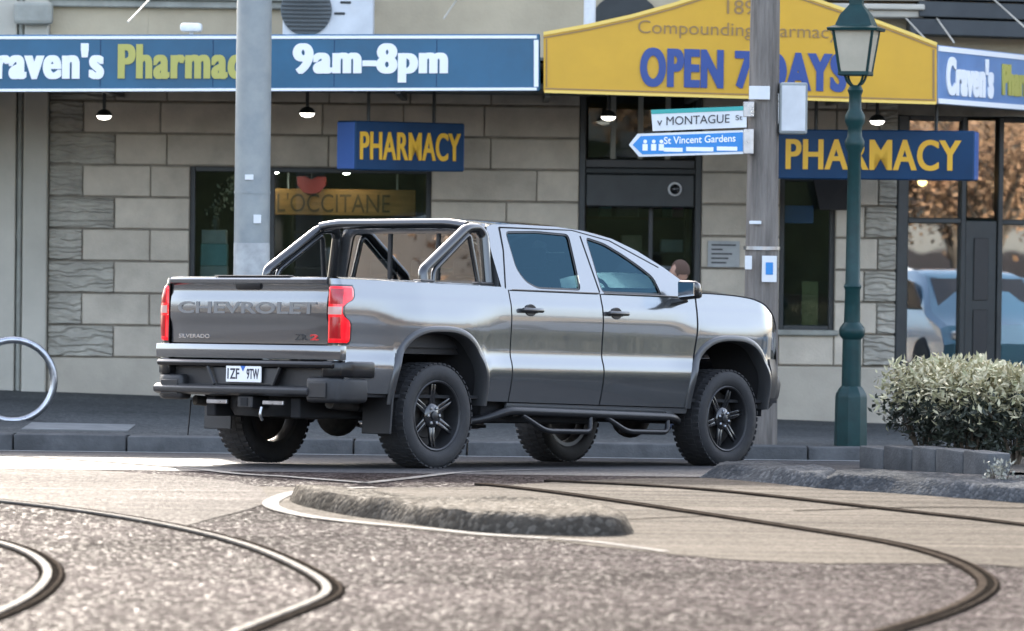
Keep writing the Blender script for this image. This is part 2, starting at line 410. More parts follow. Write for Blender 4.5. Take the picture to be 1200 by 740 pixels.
M['asphalt_fore'] = asphalt('chip_seal', (.023, .0188, .0182), (.122, .104, .099), .6, 42, .7, .36, .55, .30, spec=.0014, glint=.010)
M['asphalt_patch'] = asphalt('smooth_concrete', (.070, .061, .050), (.10, .088, .074), .6, 60, .3, .6, .3, .4, spec=.003)
M['asphalt_foot'] = asphalt('footpath_asphalt', (.085, .088, .086), (.135, .138, .135), .7, 60, .4, .4, .25)
M['asphalt_mound'] = asphalt('mound_asphalt', (.050, .044, .036), (.105, .094, .078), .75, 30, .9, .5, .45, spec=.007)
M['hump'] = asphalt('hump_asphalt', (.048, .051, .054), (.085, .088, .092), .8, 40, .9, .5, .45, spec=.002)
M['kerb_stone'] = mat('bluestone_kerb', (.11, .112, .112), .9, spec=.02, indiv=.15, var=.3, scale=4, bump=.4, bscale=40)
M['gutter'] = mat('gutter_concrete', (.20, .205, .20), .9, var=.25, scale=3, spec=.02)
M['line_white'] = mat('road_line_paint', (.19, .18, .165), .9, var=.45, scale=7, spec=.02)
M['rail_steel'] = mat('rail_steel', (.13, .12, .107), .6, .0, var=.5, scale=9, spec=.004)
M['rail_dark'] = mat('dark_rail', (.035, .028, .022), .9, .0, var=.4, scale=8, spec=.001)  # darker tone for the right-hand rails and every rail lip
M['groove'] = mat('rail_groove', (.012, .0105, .009), 1.0, spec=0, var=.4, scale=6)
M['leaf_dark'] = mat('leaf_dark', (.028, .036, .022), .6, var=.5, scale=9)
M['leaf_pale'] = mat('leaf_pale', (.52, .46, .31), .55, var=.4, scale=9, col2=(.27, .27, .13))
M['stem'] = mat('stem', (.08, .06, .04), .8)
M['leaf_hedge'] = mat('leaf_hedge', (.014, .02, .011), .8, var=.5, scale=2, spec=.1)
M['leaf_autumn'] = mat('leaf_autumn', (.30, .165, .085), .6, scale=1.2, col2=(.12, .085, .05))
M['bark'] = mat('bark', (.09, .075, .06), .9, var=.4, scale=4, bump=.6, bscale=15)
M['soil'] = mat('soil', (.05, .04, .03), .95, var=.3, scale=8)
M['terrace_wall'] = mat('terrace_wall', (.45, .38, .30), .85, var=.2, scale=.6)
M['terrace_roof'] = mat('terrace_roof', (.11, .10, .10), .7, var=.3, scale=2)
M['verge'] = mat('far_ground', (.16, .15, .12), .9, var=.3, scale=.05)
M['car_blue'] = mat('car_paint_blue', (.06, .16, .26), .3, .4, coat=1.0)
M['car_silver'] = mat('car_paint_silver', (.5, .52, .55), .25, .8, coat=1.0)
M['car_white'] = mat('car_paint_white', (.7, .71, .72), .3, coat=1.0)
M['awning_roof'] = mat('awning_roof', (.20, .22, .23), .5, .4, var=.3, scale=3)
M['slate'] = mat('slate_fascia', (.026, .03, .03), .6, var=.3, scale=3)
M['skin_cap'] = mat('knit_cap', (.085, .05, .035), .9)
M['arch_paint'] = mat('arch_paint', (.055, .056, .057), .35, .4, coat=.4)
M['bumper_black'] = mat('bumper_gloss', (.006, .006, .007), .28, coat=.25, spec=.3)
M['bumper_grey'] = mat('bumper_satin', (.028, .028, .029), .42, var=.2, scale=6)
M['step_metal'] = mat('step_black', (.014, .014, .015), .4, spec=.4)
M['bar_black'] = mat('sports_bar_black', (.03, .032, .034), .2, .6, coat=1.0)
# ================================================================ SETTING
bm = BM()
v = [bm.verts.new(p) for p in ((-700,-700,-.9),(700,-700,-.9),(700,700,-.9),(-700,700,-.9))]; bm.faces.new(v)
struct('ground', bm, M['verge'])

xs = [-160,-80,-40,-20,-12,-8,-6,-4,-2,0,2,4,6,8,12,20,40,80,160]
ys = [-90,-40,-10,5,15,20,24,28,31,33,33.9,34.1,34.3,34.5,34.7,34.9,36,38,40,42,42.75]
def sheet(xs, ys, fz):
    bm = BM(); V = [[bm.verts.new((x, y, fz(x, y))) for y in ys] for x in xs]
    for i in range(len(xs)-1):
        for j in range(len(ys)-1): bm.faces.new((V[i][j], V[i+1][j], V[i+1][j+1], V[i][j+1]))
    return bm
road = struct('road', sheet(xs, ys, g), M['asphalt_fore'], 60)
bm = sheet(xs, [KERB_Y+.2, 44, 45.5, 47, 49.0, 50.2, 70], lambda x, y: fpz(x, y))
footpath = struct('footpath', bm, M['asphalt_foot'], 60)
for i in range(26):                                         # bluestone kerb, stone by stone
    x0 = -13 + i * 1.05; z = fpz(x0 + .5, KERB_Y)
    bm = BM(); box(bm, (x0 + .006, KERB_Y - .04 + random.uniform(-.008, .008), z - .45), (x0 + 1.044, KERB_Y + .25, z + .006 + random.uniform(-.004, .004)), .02, 2)
    obj('kerb_stone', bm, M['kerb_stone'], footpath, 40)

def strip(bm, path, a, b, z, skirt=0.0):
    """A band between two sideways offsets from a ground path."""
    L_, Rr = [], []
    for i, p in enumerate(path):
        t = path[min(i+1, len(path)-1)] - path[max(i-1, 0)]; t.z = 0; t.normalize(); n = Vector((t.y, -t.x, 0))
        q, w = p + n * a, p + n * b
        q.z = g(q.x, q.y) + z; w.z = g(w.x, w.y) + z; L_.append(q); Rr.append(w)
    A = [bm.verts.new(q) for q in L_]; B = [bm.verts.new(q) for q in Rr]
    fs = [bm.faces.new((A[i], B[i], B[i+1], A[i+1])) for i in range(len(path)-1)]
    if skirt:
        for S in (A, B):
            D_ = [bm.verts.new(q.co - Vector((0, 0, skirt))) for q in S]
            fs += [bm.faces.new((S[i], S[i+1], D_[i+1], D_[i])) for i in range(len(path)-1)]
    bmesh.ops.recalc_face_normals(bm, faces=fs)
    for f in fs:
        if abs(f.normal.z) > .7 and f.normal.z < 0: f.normal_flip()

def pxpath(pp, n=8): return smoothline([GP(*p) for p in pp], n)

# smoother, paler concrete between the tracks and the kerb
pp = [(300,571),(430,572),(560,571),(700,563),(830,561),(960,566),(1080,576),(1215,589),(1230,620),(1230,664),(1150,662),(1040,661),(950,661),(850,656),(780,650),(740,645),(690,640),(640,634),(560,629),(480,621),(400,613),(350,604),(320,594),(314,583)]
ring = pxpath(pp + [pp[0]], 4)[:-1]
bm = BM(); fillpoly(bm, [[(p.x, p.y) for p in ring]], lambda x, y: (x, y, g(x, y) + .004))
for f in bm.faces:
    f.normal_update()
    if f.normal.z < 0: f.normal_flip()
struct('concrete_track_bed', bm, M['asphalt_patch'])

pp = [(-70,549),(60,550),(160,555),(250,562),(300,571),(310,578),(314,588),(290,598),(250,608),(215,617.5),(200,615),(100,598),(0,586.5),(-70,581)]  # sun glare on the road at left, painted as a paler sheet
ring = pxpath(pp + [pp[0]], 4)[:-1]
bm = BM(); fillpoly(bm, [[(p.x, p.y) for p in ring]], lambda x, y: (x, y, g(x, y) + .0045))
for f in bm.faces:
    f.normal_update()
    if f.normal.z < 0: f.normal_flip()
struct('glare_patch', bm, asphalt('glare_patch', (.066, .058, .052), (.12, .106, .095), .6, 55, .5, .5, .45, .3, spec=.0035))
# smooth dark asphalt of the traffic lane under the truck
bm = sheet([-40,-20,-10,-5,0,5,10,20,40], [34.3,34.5,34.7,34.9,36,38,40,42.05], lambda x, y: g(x, y) + .004)
struct('traffic_lane', bm, asphalt('lane_asphalt', (.05, .049, .05), (.10, .098, .10), .62, 55, .5, .5, .3, spec=.05))
bm = sheet([-40,-20,-10,0,10,20,40], [42.05, 42.3, 42.59], lambda x, y: g(x, y) + .008)
struct('gutter', bm, M['gutter'])

bm = BM()
q0, q1 = Vector((-4.6, 43.3, 0)), Vector((-3.6, 44.2, 0))
box(bm, (q0.x, q0.y, fpz(q0.x, q0.y) - .1), (q1.x, q1.y, fpz(-4.1, 43.75) + .004)); 
for v in bm.verts:
    if v.co.z > -.25: v.co.z = fpz(v.co.x, v.co.y) + .006
obj('pit_lid', bm, M['gutter'], footpath)
def line(pp, w, z=.008, nm='road_marking'):
    bm = BM(); strip(bm, pxpath(pp), -w/2, w/2, z); o = struct(nm, bm, M['line_white']); return o
line([(-20,533),(120,542),(250,553),(340,560),(430,567)], .10)
line([(425,567.5),(500,559),(590,552.5),(660,551),(740,552)], .10)
line([(440,572.5),(380,574.5),(342,579),(321,587),(318,594),(336,601),(372,608),(420,613.5),(500,621),(570,628),(645,632.5)], .11, .009)
line([(650,633),(700,637),(745,643),(780,648)], .07, .009)

def rail(label, pp, flip=1, steel='rail_steel'):
    path = pxpath(pp, 10)
    for _ in range(60):                     # a rail bends evenly
        path = [path[0]] + [(path[i-1] + path[i]*2 + path[i+1]) / 4 for i in range(1, len(path)-1)] + [path[-1]]
    p0 = path[len(path)//2]
    t = thing('tram_rail', label, 'tram rail', p0, group='grooved tram rails curving through the road')
    s = flip
    def band(a, b, z, sk): bm = BM(); strip(bm, path, min(a*s, b*s), max(a*s, b*s), z, sk); return bm
    obj('tar_seam', band(-.058, .088, .0055, 0) if steel == 'rail_steel' else band(-.045, .085, .0055, 0), M['groove'], t)
    obj('rail_head', band(-.032, .012, .018, .018), M[steel], t)
    obj('groove_floor', band(.012, .055, .010, 0), M['groove'], t)
    obj('rail_lip', band(.055, .068, .016, .016), M['rail_dark'], t)
    return t
railA = [(-60,584),(0,588.5),(100,600),(200,617),(283,637),(333,657),(372,677),(390,692),(377,704),(343,717),(290,738),(200,775)]
rail('bright grooved tram rail in the hairpin beside the asphalt mound tip', railA, -1)
rail('shorter bright tram rail bend inside the longer hairpin rail', [(-70,622),(0,637),(35,649),(56,664),(60,678),(44,697),(15,714),(-20,728)], -1)
rail('dark grooved tram rail bending across the pale concrete edge', [(560,569),(640,577),(740,592),(837,606),(920,619),(992,630),(1054,640),(1117,657),(1150,677),(1157,689),(1140,704),(1096,724),(1033,742),(960,765)], -1, 'rail_dark')
rail('nearly straight dark tram rail running past the kerb mounds', [(640,565),(700,568),(825,574),(950,589),(1117,607),(1230,621)], -1, 'rail_dark')

def crack(label, pp, w):
    bm = BM(); strip(bm, pxpath(pp), -w/2, w/2, .0095); o = obj('tar_seam', bm, M['groove'], road); return o
crack('', [(930,600),(1000,598),(1080,596),(1210,597)], .045)
crack('', [(700,612),(760,609),(830,606)], .03)
crack('', [(100,640),(200,634),(330,631),(420,627)], .03)
crack('', [(400,690),(470,684),(560,686)], .025)

def mound(label, pp, H, m, slope=.3, amp=.03, seed=0.0):
    base = smoothline([GP(*p) for p in pp + [pp[0]]], 7)[:-1]
    c = sum(base, Vector()) / len(base); n = len(base); K = 14
    bm = BM(); rings = []
    for k in range(K):
        s = 1 - (k / K) ** 1.15
        row = []
        for p in base:
            q = c + (p - c) * s; d = (p - q).length
            h = H * sstep(-.02, slope, d)
            nz = .7 * noise.noise(Vector(((q.x - q.y) * 6 + seed, (q.x + q.y) * 1.5, 7))) + noise.noise(Vector((q.x * 3.2 + seed, q.y * 3.2, 0))) * .6 + noise.noise(Vector((q.x * 11 + seed, q.y * 7, 3))) * .5
            h += nz * amp * sstep(0, .1, d)
            if k == 0: h = -.01
            row.append(bm.verts.new((q.x, q.y, g(q.x, q.y) + h)))
        rings.append(row)
    for a, b in zip(rings, rings[1:]):
        for i in range(n): bm.faces.new((a[i], a[(i+1) % n], b[(i+1) % n], b[i]))
    bm.faces.new(rings[-1])
    bmesh.ops.recalc_face_normals(bm, faces=bm.faces[:])
    if sum(f.normal.z for f in bm.faces) < 0: bmesh.ops.reverse_faces(bm, faces=bm.faces[:])
    return tag(obj('asphalt_mound', bm, m, None, 50), label, 'traffic island')
mound('low rough asphalt island ringed by a white line', [(338,587),(350,593),(400,604),(450,611),(500,618),(560,624.5),(640,628),(700,629),(738,628),(744,623),(732,615),(695,609),(640,606),(560,604),(480,602),(420,599),(380,594.5),(352,588.5)], .125, M['asphalt_mound'], .12, .022)
mound('short dark asphalt hump beside the front wheel', [(818,560),(850,562.5),(900,567),(950,572),(975,573),(996,568),(990,564),(960,562),(920,559.5),(870,557),(835,557)], .11, M['hump'], .2, .024, 4.0)
mound('long dark asphalt hump below the stone planter edge', [(948,572.5),(1000,576),(1060,580),(1130,585),(1230,592),(1250,585),(1240,578),(1160,574),(1080,570),(1010,567),(965,568)], .11, M['hump'], .2, .024, 9.0)
# ================================================================ PHARMACY
WX = lambda px, py=250: FP(px, py, WALL_Y).x
WZ = lambda px, py: FP(px, py, WALL_Y).z
zc = [.341 * (i + 1) for i in range(9)]            # course joints, .341 ... 3.07
xA, xB, xC, xD, xE, xF, xG, xH = WX(57), WX(222), WX(505), WX(678), WX(822), WX(914), WX(979), WX(1051)
XR = 9.2                                            # right corner of the building
shop = thing('pharmacy_building', 'grey stone corner shop with rusticated block wall and deep street awning', 'building', (0, WALL_Y, wallz(0)))
# core behind the blocks (recessed joints are its face)
def core(x0, x1, z0, z1, dep=.35, face=.03):
    bm = BM(); box(bm, (x0, WALL_Y + face, z0), (x1, WALL_Y + face + dep, z1)); obj('wall', bm, M['stone_dark'], shop)
core(xA, xB, -.3, 3.4); core(xB, xC, 2.385, 3.4); core(xB, xC, -.3, .66); core(xC, xD, -.3, 3.4)
core(xE, xF, -.3, 3.4); core(xF, xG, 2.36, 3.4); core(xF, xG, -.3, .70); core(xG, xH, -.3, 3.4)
core(xH, XR, 3.02, 3.4)
def block(x0, x1, z0, z1, m='stone', proud=0.0):
    bm = BM(); gap = .005
    box(bm, (x0 + gap, WALL_Y - .012 - proud + random.uniform(-.003, .003), z0 + .011), (x1 - gap, WALL_Y + .05, z1 - .011), .010, 1)
    obj('stone_block', bm, M[m], shop)
def course(x0, x1, k, first, long_=.78, verm=None, vlen=None, vright=None):
    """One course of blocks; the first block's length sets the bond."""
    z0 = zc[k]; z1 = zc[k] + .341; x = x0
    if vlen: block(x, x + vlen, z0, z1, 'verm', .006); x += vlen
    end = x1 - (vright or 0)
    L_ = first
    while x < end - .02:
        e = min(x + L_, end)
        if end - e < .22: e = end
        block(x, e, z0, z1); x = e; L_ = long_
    if vright: block(end, x1, z0, z1, 'verm', .006)
for k in range(9):
    odd = k % 2
    if 2.38 <= zc[k]:
        course(xA, xD, k, [.55, .82][odd], .86, vlen=.36 if odd else .70)
    else:
        course(xA, xB, k, .69 if not odd else .72, .72, vlen=.36 if odd else .70)
        if zc[k] < .6: course(xB, xC, k, .8, .86)
        course(xC, xD, k, [.80, 1.12][odd], .86)
    course(xE, xF, k, .86, .9)
    if zc[k] > 2.3 or zc[k] < .6: course(xF, xG, k, .6, .7)
    course(xG, xH, k, .6, .7, vright=.20 if odd else .34)
# plinth panels
for x0, x1 in ((xA, xD), (xE, xH)):
    bm = BM(); box(bm, (x0 + .004, WALL_Y - .05, wallz(x1) - .35), (x1 - .004, WALL_Y + .06, .333), .015, 1); obj('plinth', bm, M['plinth'], shop)
for (x0, x1, z) in ((xB, xC, .69), (xF, xG, .71)):
    bm = BM(); box(bm, (x0 - .05, WALL_Y - .07, z - .045), (x1 + .05, WALL_Y + .12, z + .012), .01, 1); obj('window_sill', bm, M['mould'], shop)

def shopwindow(x0, x1, z0, z1, mull=(), trans=(), y=WALL_Y + .12, fw=.055, nm='window'):
    """A glazed opening: frame as the part, panes as its sub-parts."""
    bm = BM()
    for a, b, c, d in ((x0, x0+fw, z0, z1), (x1-fw, x1, z0, z1)): box(bm, (a, y-.04, c), (b, y+.05, d), .006)
    for c in (z0, z1-fw): box(bm, (x0+fw, y-.038, c), (x1-fw, y+.048, c+fw), .006)
    fr = obj(nm, bm, M['frame_dark'], shop)
    cx = [x0] + list(mull) + [x1]; cz = [z0] + list(trans) + [z1]
    for mx in mull: bm = BM(); box(bm, (mx-.03, y-.03, z0+fw), (mx+.03, y+.04, z1-fw), .005); obj('mullion', bm, M['frame_dark'], fr)
    for tz in trans: bm = BM(); box(bm, (x0+fw, y-.034, tz-.025), (x1-fw, y+.044, tz+.025), .005); obj('transom', bm, M['frame_dark'], fr)
    for a, b in zip(cx, cx[1:]):
        for c, d in zip(cz, cz[1:]):
            bm = BM(); box(bm, (a+.03, y+.004, c+.03), (b-.03, y+.012, d-.03)); obj('pane', bm, M['shop_glass'], fr)
    return fr
shopwindow(xB, xC, .70, 2.385, mull=[WX(318)])
shopwindow(xF, xG, .715, 2.36)
# right hand bays: the wall turns towards the side street here
bay0 = set(shop.children)
xm1, xm2 = WX(1141), WX(1181)
for x0, x1 in ((xH, xH + .12),):
    bm = BM(); box(bm, (x0, WALL_Y - .02, -.4), (x1, WALL_Y + .2, 3.02), .01); obj('pilaster', bm, M['frame_dark'], shop)
shopwindow(xH + .12, xm1, .12, 3.02, trans=[WZ(1100, 259)])
shopwindow(xm2, xm2 + 1.5, .12, 3.02, trans=[WZ(1190, 261)])
shopwindow(xm2 + 1.5, XR, .12, 3.02, mull=[xm2 + 2.2], trans=[1.8])
bm = BM(); box(bm, (xH, WALL_Y - .03, -.45), (XR, WALL_Y + .15, .12), .015); obj('stall_riser', bm, M['plinth'], shop)
# narrow dark side door between the bays
bm = BM(); box(bm, (xm1 + .002, WALL_Y + .1, .12), (xm2 - .002, WALL_Y + .16, WZ(1160, 259)), .01); sd = obj('side_door', bm, M['frame_dark'], shop)
bm = BM(); box(bm, (xm1 + .1, WALL_Y + .085, .3), (xm2 - .1, WALL_Y + .098, .95), .005); obj('door_panel', bm, M['satin_black'], sd)
bm = BM(); box(bm, (xm1 + .1, WALL_Y + .085, 1.05), (xm2 - .1, WALL_Y + .098, 1.72), .005); obj('door_panel', bm, M['satin_black'], sd)
bm = BM(); box(bm, (xm1 + .03, WALL_Y + .12, WZ(1160, 259) + .03), (xm2 - .03, WALL_Y + .128, 2.98)); obj('door_light', bm, M['shop_glass'], sd)
BAY = Matrix.Translation((xH, WALL_Y, 0)) @ Matrix.Rotation(R(25), 4, 'Z') @ Matrix.Diagonal((1/math.cos(R(25)), 1, 1, 1)) @ Matrix.Translation((-xH, -WALL_Y, 0))
def turn(o):
    m = basis(o); o.data.transform(m.inverted() @ BAY @ m)
    for s in o.data.materials[:]:
        if s == M['shop_glass']: o.data.materials[0] = M['bay_glass']
    for c in o.children: turn(c)
for o in [c for c in shop.children if c not in bay0]: turn(o)
# main doorway
zt = WZ(740, 187); zb0, zb1 = WZ(740, 243), WZ(740, 204)
bm = BM()
box(bm, (xD, WALL_Y + .02, -.4), (xD + .07, WALL_Y + .3, 3.3), .008)
box(bm, (xE - .07, WALL_Y + .02, -.4), (xE, WALL_Y + .3, 3.3), .008)
df = obj('door_frame', bm, M['frame_dark'], shop)
bm = BM(); box(bm, (xD + .07, WALL_Y + .05, zb0), (xE - .07, WALL_Y + .3, zb1), .015); obj('door_header', bm, M['frame_dark'], df)
bm = BM(); box(bm, (xD + .07, WALL_Y + .02, zb1 + .002), (xE - .07, WALL_Y + .26, zb1 + .06), .008); obj('header_moulding', bm, M['slate'], df)
bm = BM(); box(bm, (xD + .07, WALL_Y + .10, zb1 + .062), (xE - .07, WALL_Y + .28, zt), .008); obj('transom_rail', bm, M['satin_black'], df)
for i in range(4):
    a = xD + .07 + (xE - xD - .14) * i / 4; b = a + (xE - xD - .14) / 4
    bm = BM(); box(bm, (a + .03, WALL_Y + .2, zt + .02), (b - .03, WALL_Y + .208, 3.2)); obj('transom_pane', bm, M['shop_glass'], df)
    if i: bm = BM(); box(bm, (a - .028, WALL_Y + .17, zt), (a + .028, WALL_Y + .24, 3.25), .005); obj('transom_bar', bm, M['mould'], df)
for a, b in ((xD + .09, (xD + xE)/2 + .1), ((xD + xE)/2 + .15, xE - .09)):
    bm = BM(); box(bm, (a, WALL_Y + .32, .0 - .3), (b, WALL_Y + .328, zb0 - .02)); obj('door_pane', bm, M['shop_glass'], df)
bm = BM(); box(bm, ((xD + xE)/2 + .1, WALL_Y + .3, -.3), ((xD + xE)/2 + .15, WALL_Y + .36, zb0), .005); obj('door_stile', bm, M['frame_dark'], df)
# upper storey with its string courses, low parapet, added parapet and cornice
TOP = 8.95
bm = BM(); box(bm, (-3.9, WALL_Y - .005, 3.41), (XR, WALL_Y + 8, TOP), 0); obj('upper_wall', bm, M['render'], shop)
bm = BM(); box(bm, (xA, WALL_Y - .004, 3.41), (-3.902, WALL_Y + 6, 4.3)); obj('low_parapet', bm, M['render'], shop)
bm = BM(); box(bm, (-4.05, WALL_Y - .28, TOP - .3), (XR + .15, WALL_Y + .3, TOP + .12), .03); obj('cornice', bm, M['mould'], shop)
bm = BM(); box(bm, (.6, WALL_Y - .10, TOP + .121), (XR, WALL_Y + .3, TOP + .95), .02); obj('added_parapet', bm, M['render'], shop)  # unseen, added to push the building's shadow over the humps at right
for z0, z1, d in ((4.06, 4.14, .10), (4.14, 4.2, .16), (4.24, 4.32, .07)):
    bm = BM(); box(bm, (WX(42, 10) + .1, WALL_Y - d, z0), (WX(436, 10), WALL_Y + .05, z1), .012); obj('string_course', bm, M['mould'], shop)
    bm = BM(); box(bm, (WX(905, 10), WALL_Y - d - .25, z0 - .02), (WX(1080, 10), WALL_Y + .05, z1 - .02), .012); obj('string_course', bm, M['render_pale'], shop)
for i in range(4):                                          # upper windows
    x = -3.4 + i * 3.1
    bm = BM(); box(bm, (x, WALL_Y - .03, 5.2), (x + 1.1, WALL_Y + .03, 7.4), .01); w = obj('upper_window', bm, M['frame_dark'], shop)
    bm = BM(); box(bm, (x - .12, WALL_Y - .12, 5.05), (x + 1.22, WALL_Y - .0, 5.19), .01); obj('window_sill', bm, M['mould'], w)
# arched dark fanlight behind the gable sign
bm = BM(); cx, cz = WX(733, 20), WZ(733, 26)
poly = [(cx + .36 * math.cos(a * math.pi / 14), cz + .30 * math.sin(a * math.pi / 14)) for a in range(15)]
prism(bm, poly, WALL_Y - .05, WALL_Y + .02, 'y'); obj('arched_fanlight', bm, M['slate'], shop)
# slate coloured side verandah head at the right
hx0, hx1 = WX(1062, 20), XR + .1
for i in range(4):
    z0 = 3.86 + i * .19
    bm = BM(); hexa(bm, [(hx0 + .1*i, WALL_Y - .5 + .1*i, z0), (hx1, WALL_Y - .5 + .1*i, z0 - .10), (hx1, WALL_Y - .006, z0 - .10), (hx0 + .1*i, WALL_Y - .006, z0), (hx0 + .1*i, WALL_Y - .44 + .1*i, z0 + .17), (hx1, WALL_Y - .44 + .1*i, z0 + .07), (hx1, WALL_Y - .006, z0 + .07), (hx0 + .1*i, WALL_Y - .006, z0 + .17)], .01)
    obj('verandah_board', bm, M['slate'], shop)
# awning: soffit, roof sheet, edge beam
FY = 46.0
aw_l = FP(-60, 107, FY); SOF = 3.16
bm = BM(); prism(bm, [(-9, FY + .09), (4.17, FY + .09), (5.45, WALL_Y - .02), (-9, WALL_Y - .02)], SOF + .02, SOF + .07, 'z'); aw = obj('awning_soffit', bm, M['soffit'], shop)
for i in range(8):
    x = -7.2 + i * 1.5; bm = BM(); box(bm, (x, FY + .08, SOF - .055), (x + .06, WALL_Y - .03, SOF + .018), .005); obj('soffit_batten', bm, M['frame_dark'], aw)
bm = BM(); hexa(bm, [(-9, FY + .09, SOF + .3), (4.17, FY + .09, SOF + .3), (5.45, WALL_Y - .02, SOF + .36), (-9, WALL_Y - .02, SOF + .36), (-9, FY + .09, SOF + .33), (4.17, FY + .09, SOF + .33), (5.45, WALL_Y - .02, SOF + .39), (-9, WALL_Y - .02, SOF + .39)]); obj('awning_roof', bm, M['awning_roof'], aw)
for px0, py0, px1, py1 in ((175, 0, 150, 26), (1062, 22, 1090, 52), (1098, 22, 1118, 50), (1165, 0, 1205, 36), (535, 0, 520, 22)):
    a = FP(px0, py0, WALL_Y - .35); b = FP(px1, py1, FY + .5); b.z = min(b.z, 3.9); bm = BM(); tube(bm, [a + (a - b) * .8, b], .010, 8); obj('stay_rod', bm, M['render_pale'], aw)

# shop interior
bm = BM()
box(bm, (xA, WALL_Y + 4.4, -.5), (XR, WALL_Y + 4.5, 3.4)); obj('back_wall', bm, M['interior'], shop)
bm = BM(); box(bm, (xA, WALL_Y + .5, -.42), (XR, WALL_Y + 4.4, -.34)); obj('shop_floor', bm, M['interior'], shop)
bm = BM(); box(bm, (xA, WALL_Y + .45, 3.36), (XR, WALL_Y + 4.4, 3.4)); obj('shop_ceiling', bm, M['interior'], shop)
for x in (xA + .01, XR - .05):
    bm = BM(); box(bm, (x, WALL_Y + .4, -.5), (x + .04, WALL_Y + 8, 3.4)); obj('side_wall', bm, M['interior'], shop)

# ---------------------------------------------------------------- neighbour at the left
nb = thing('neighbouring_shop', 'low pale rendered shop front with broad pilaster beside the stone wall', 'building', (xA - 3, WALL_Y, wallz(xA - 3)))
x1_, x2_, x3_ = WX(19), WX(28), xA - .004
bm = BM(); box(bm, (-12, WALL_Y - .10, -.5), (x1_, WALL_Y + 3, 4.3), .01); obj('wall', bm, M['render_pale'], nb)
bm = BM(); box(bm, (x1_ + .001, WALL_Y + .0, -.5), (x2_ - .001, WALL_Y + 3, 4.28)); obj('recess', bm, M['mould'], nb)
bm = BM(); box(bm, (x2_, WALL_Y - .14, -.5), (x3_, WALL_Y + 3, 4.26), .02, 2); obj('pilaster', bm, M['render_pale'], nb)
bm = BM(); tube(bm, [((x1_+x2_)/2, WALL_Y - .05, -.4), ((x1_+x2_)/2, WALL_Y - .05, 4.4)], .03, 10); dp = obj('downpipe', bm, M['mould'], nb, 50)
for z in (.9, 1.62, 2.9):
    bm = BM(); lathe(bm, [(.038, -.02), (.038, .02)], 12, 'z', ((x1_+x2_)/2, WALL_Y - .05, z), True); obj('pipe_collar', bm, M['mould'], dp)
bm = BM(); box(bm, (x2_ - .1, WALL_Y - .3, 3.86), (x3_ + .05, WALL_Y - .142, 4.1), .04, 2); obj('capital', bm, M['mould'], nb)

# ================================================================ SIGNS
def quadsign(name, label, px, dep, y, m, group=None):
    """A sign panel given by its four corners on its own plane (tl, tr, br, bl)."""
    P = [FP(a, b, y) for a, b in px]
    t = thing(name, label, 'sign', ((P[3].x + P[2].x)/2, y, min(P[2].z, P[3].z)), group=group)
    bm = BM(); n = Vector((0, dep, 0)); tl, tr, br, bl = P
    hexa(bm, [bl, br, br + n, bl + n, tl, tr, tr + n, tl + n], .012); obj('panel', bm, m, t)
    return t, P
def trim(t, a, b, w, m, y, nm='border'):
    a, b = FP(*a, y), FP(*b, y); d = (b - a).normalized(); n = Vector((-d.z, 0, d.x)) * w / 2; e = Vector((0, .014, 0))
    bm = BM(); hexa(bm, [a - n, b - n, b - n + e, a - n + e, a + n, b + n, b + n + e, a + n + e]); obj(nm, bm, m, t)
def sign_text(t, s, x0, x1, y0, y1, m, y, slope=0.0, bold=.03, nm='lettering', thick=.012, space=1.0, fat=0.0):
    c = FP((x0 + x1)/2, (y0 + y1)/2, y); s_ = FPX / y
    lettering(t, s, c, (1, 0, roll - slope), (slope - roll if False else 0, 0, 1), (x1 - x0)/s_, (y1 - y0)/s_, m, bold, thick, nm, space, fat)
blue, _ = quadsign('fascia_sign', 'long blue awning fascia with trading name and hours in white and olive letters', [(-460,41.5),(633,40),(633,107),(-460,109)], .08, FY, M['blue_sign'])
yf = FY - .012
trim(blue, (-456,45), (629,43.5), .030, M['white_letter'], yf); trim(blue, (-456,107), (629,104.5), .028, M['white_letter'], yf); trim(blue, (628.3,47), (628.3,102), .045, M['white_letter'], yf)
yf = FY - .010
sign_text(blue, "Craven's", -38, 122, 51, 93, M['white_letter'], yf, bold=.025, space=1.12, fat=.045)
sign_text(blue, "Pharmacy", 138, 306, 52, 105, M['olive_letter'], yf, bold=.02, space=1.12, fat=.04)
sign_text(blue, "9am-8pm", 343, 525, 51, 97, M['white_letter'], yf, bold=.025, space=1.12, fat=.045)
for px in (118, 250, 392, 512):
    a, b = FP(px, 47, FY - .001), FP(px, 102, FY - .001); bm = BM(); box(bm, (a.x - .004, FY - .0025, b.z), (a.x + .004, FY + .01, a.z)); obj('panel_seam', bm, M['blue_dark'], blue)
# gabled yellow sign
def curvetop():
    L_ = [(637,37.5),(690,28),(740,17),(790,3),(830,-10),(880,-24)]; Rr = [(880,-24),(930,-11),(980,6),(1030,24),(1065,37),(1098,50)]
    return L_, Rr
L_, Rr = curvetop()
yy = FY - .03
poly = [(637,108.5)] + [(p[0], p[1]) for p in L_] + Rr[1:] + [(1098,122)]
P3 = [FP(a, b, yy) for a, b in poly]
yel = thing('gable_sign', 'yellow gabled awning sign with blue opening days lettering', 'sign', (P3[0].x + 2, yy, P3[0].z))
bm = BM(); prism(bm, [(p.x, p.z) for p in P3], yy, yy + .07, 'y', .008); obj('panel', bm, M['yellow_sign'], yel)
for a, b in list(zip(L_, L_[1:])) + list(zip(Rr, Rr[1:])):
    off = 7.0; trim(yel, (a[0], a[1] + off), (b[0], b[1] + off), .014, M['brown_letter'], yy - .008, 'border')
    trim(yel, (a[0], a[1] + 2.2), (b[0], b[1] + 2.2), .034, M['yellow_trim'], yy - .013, 'edge_trim')
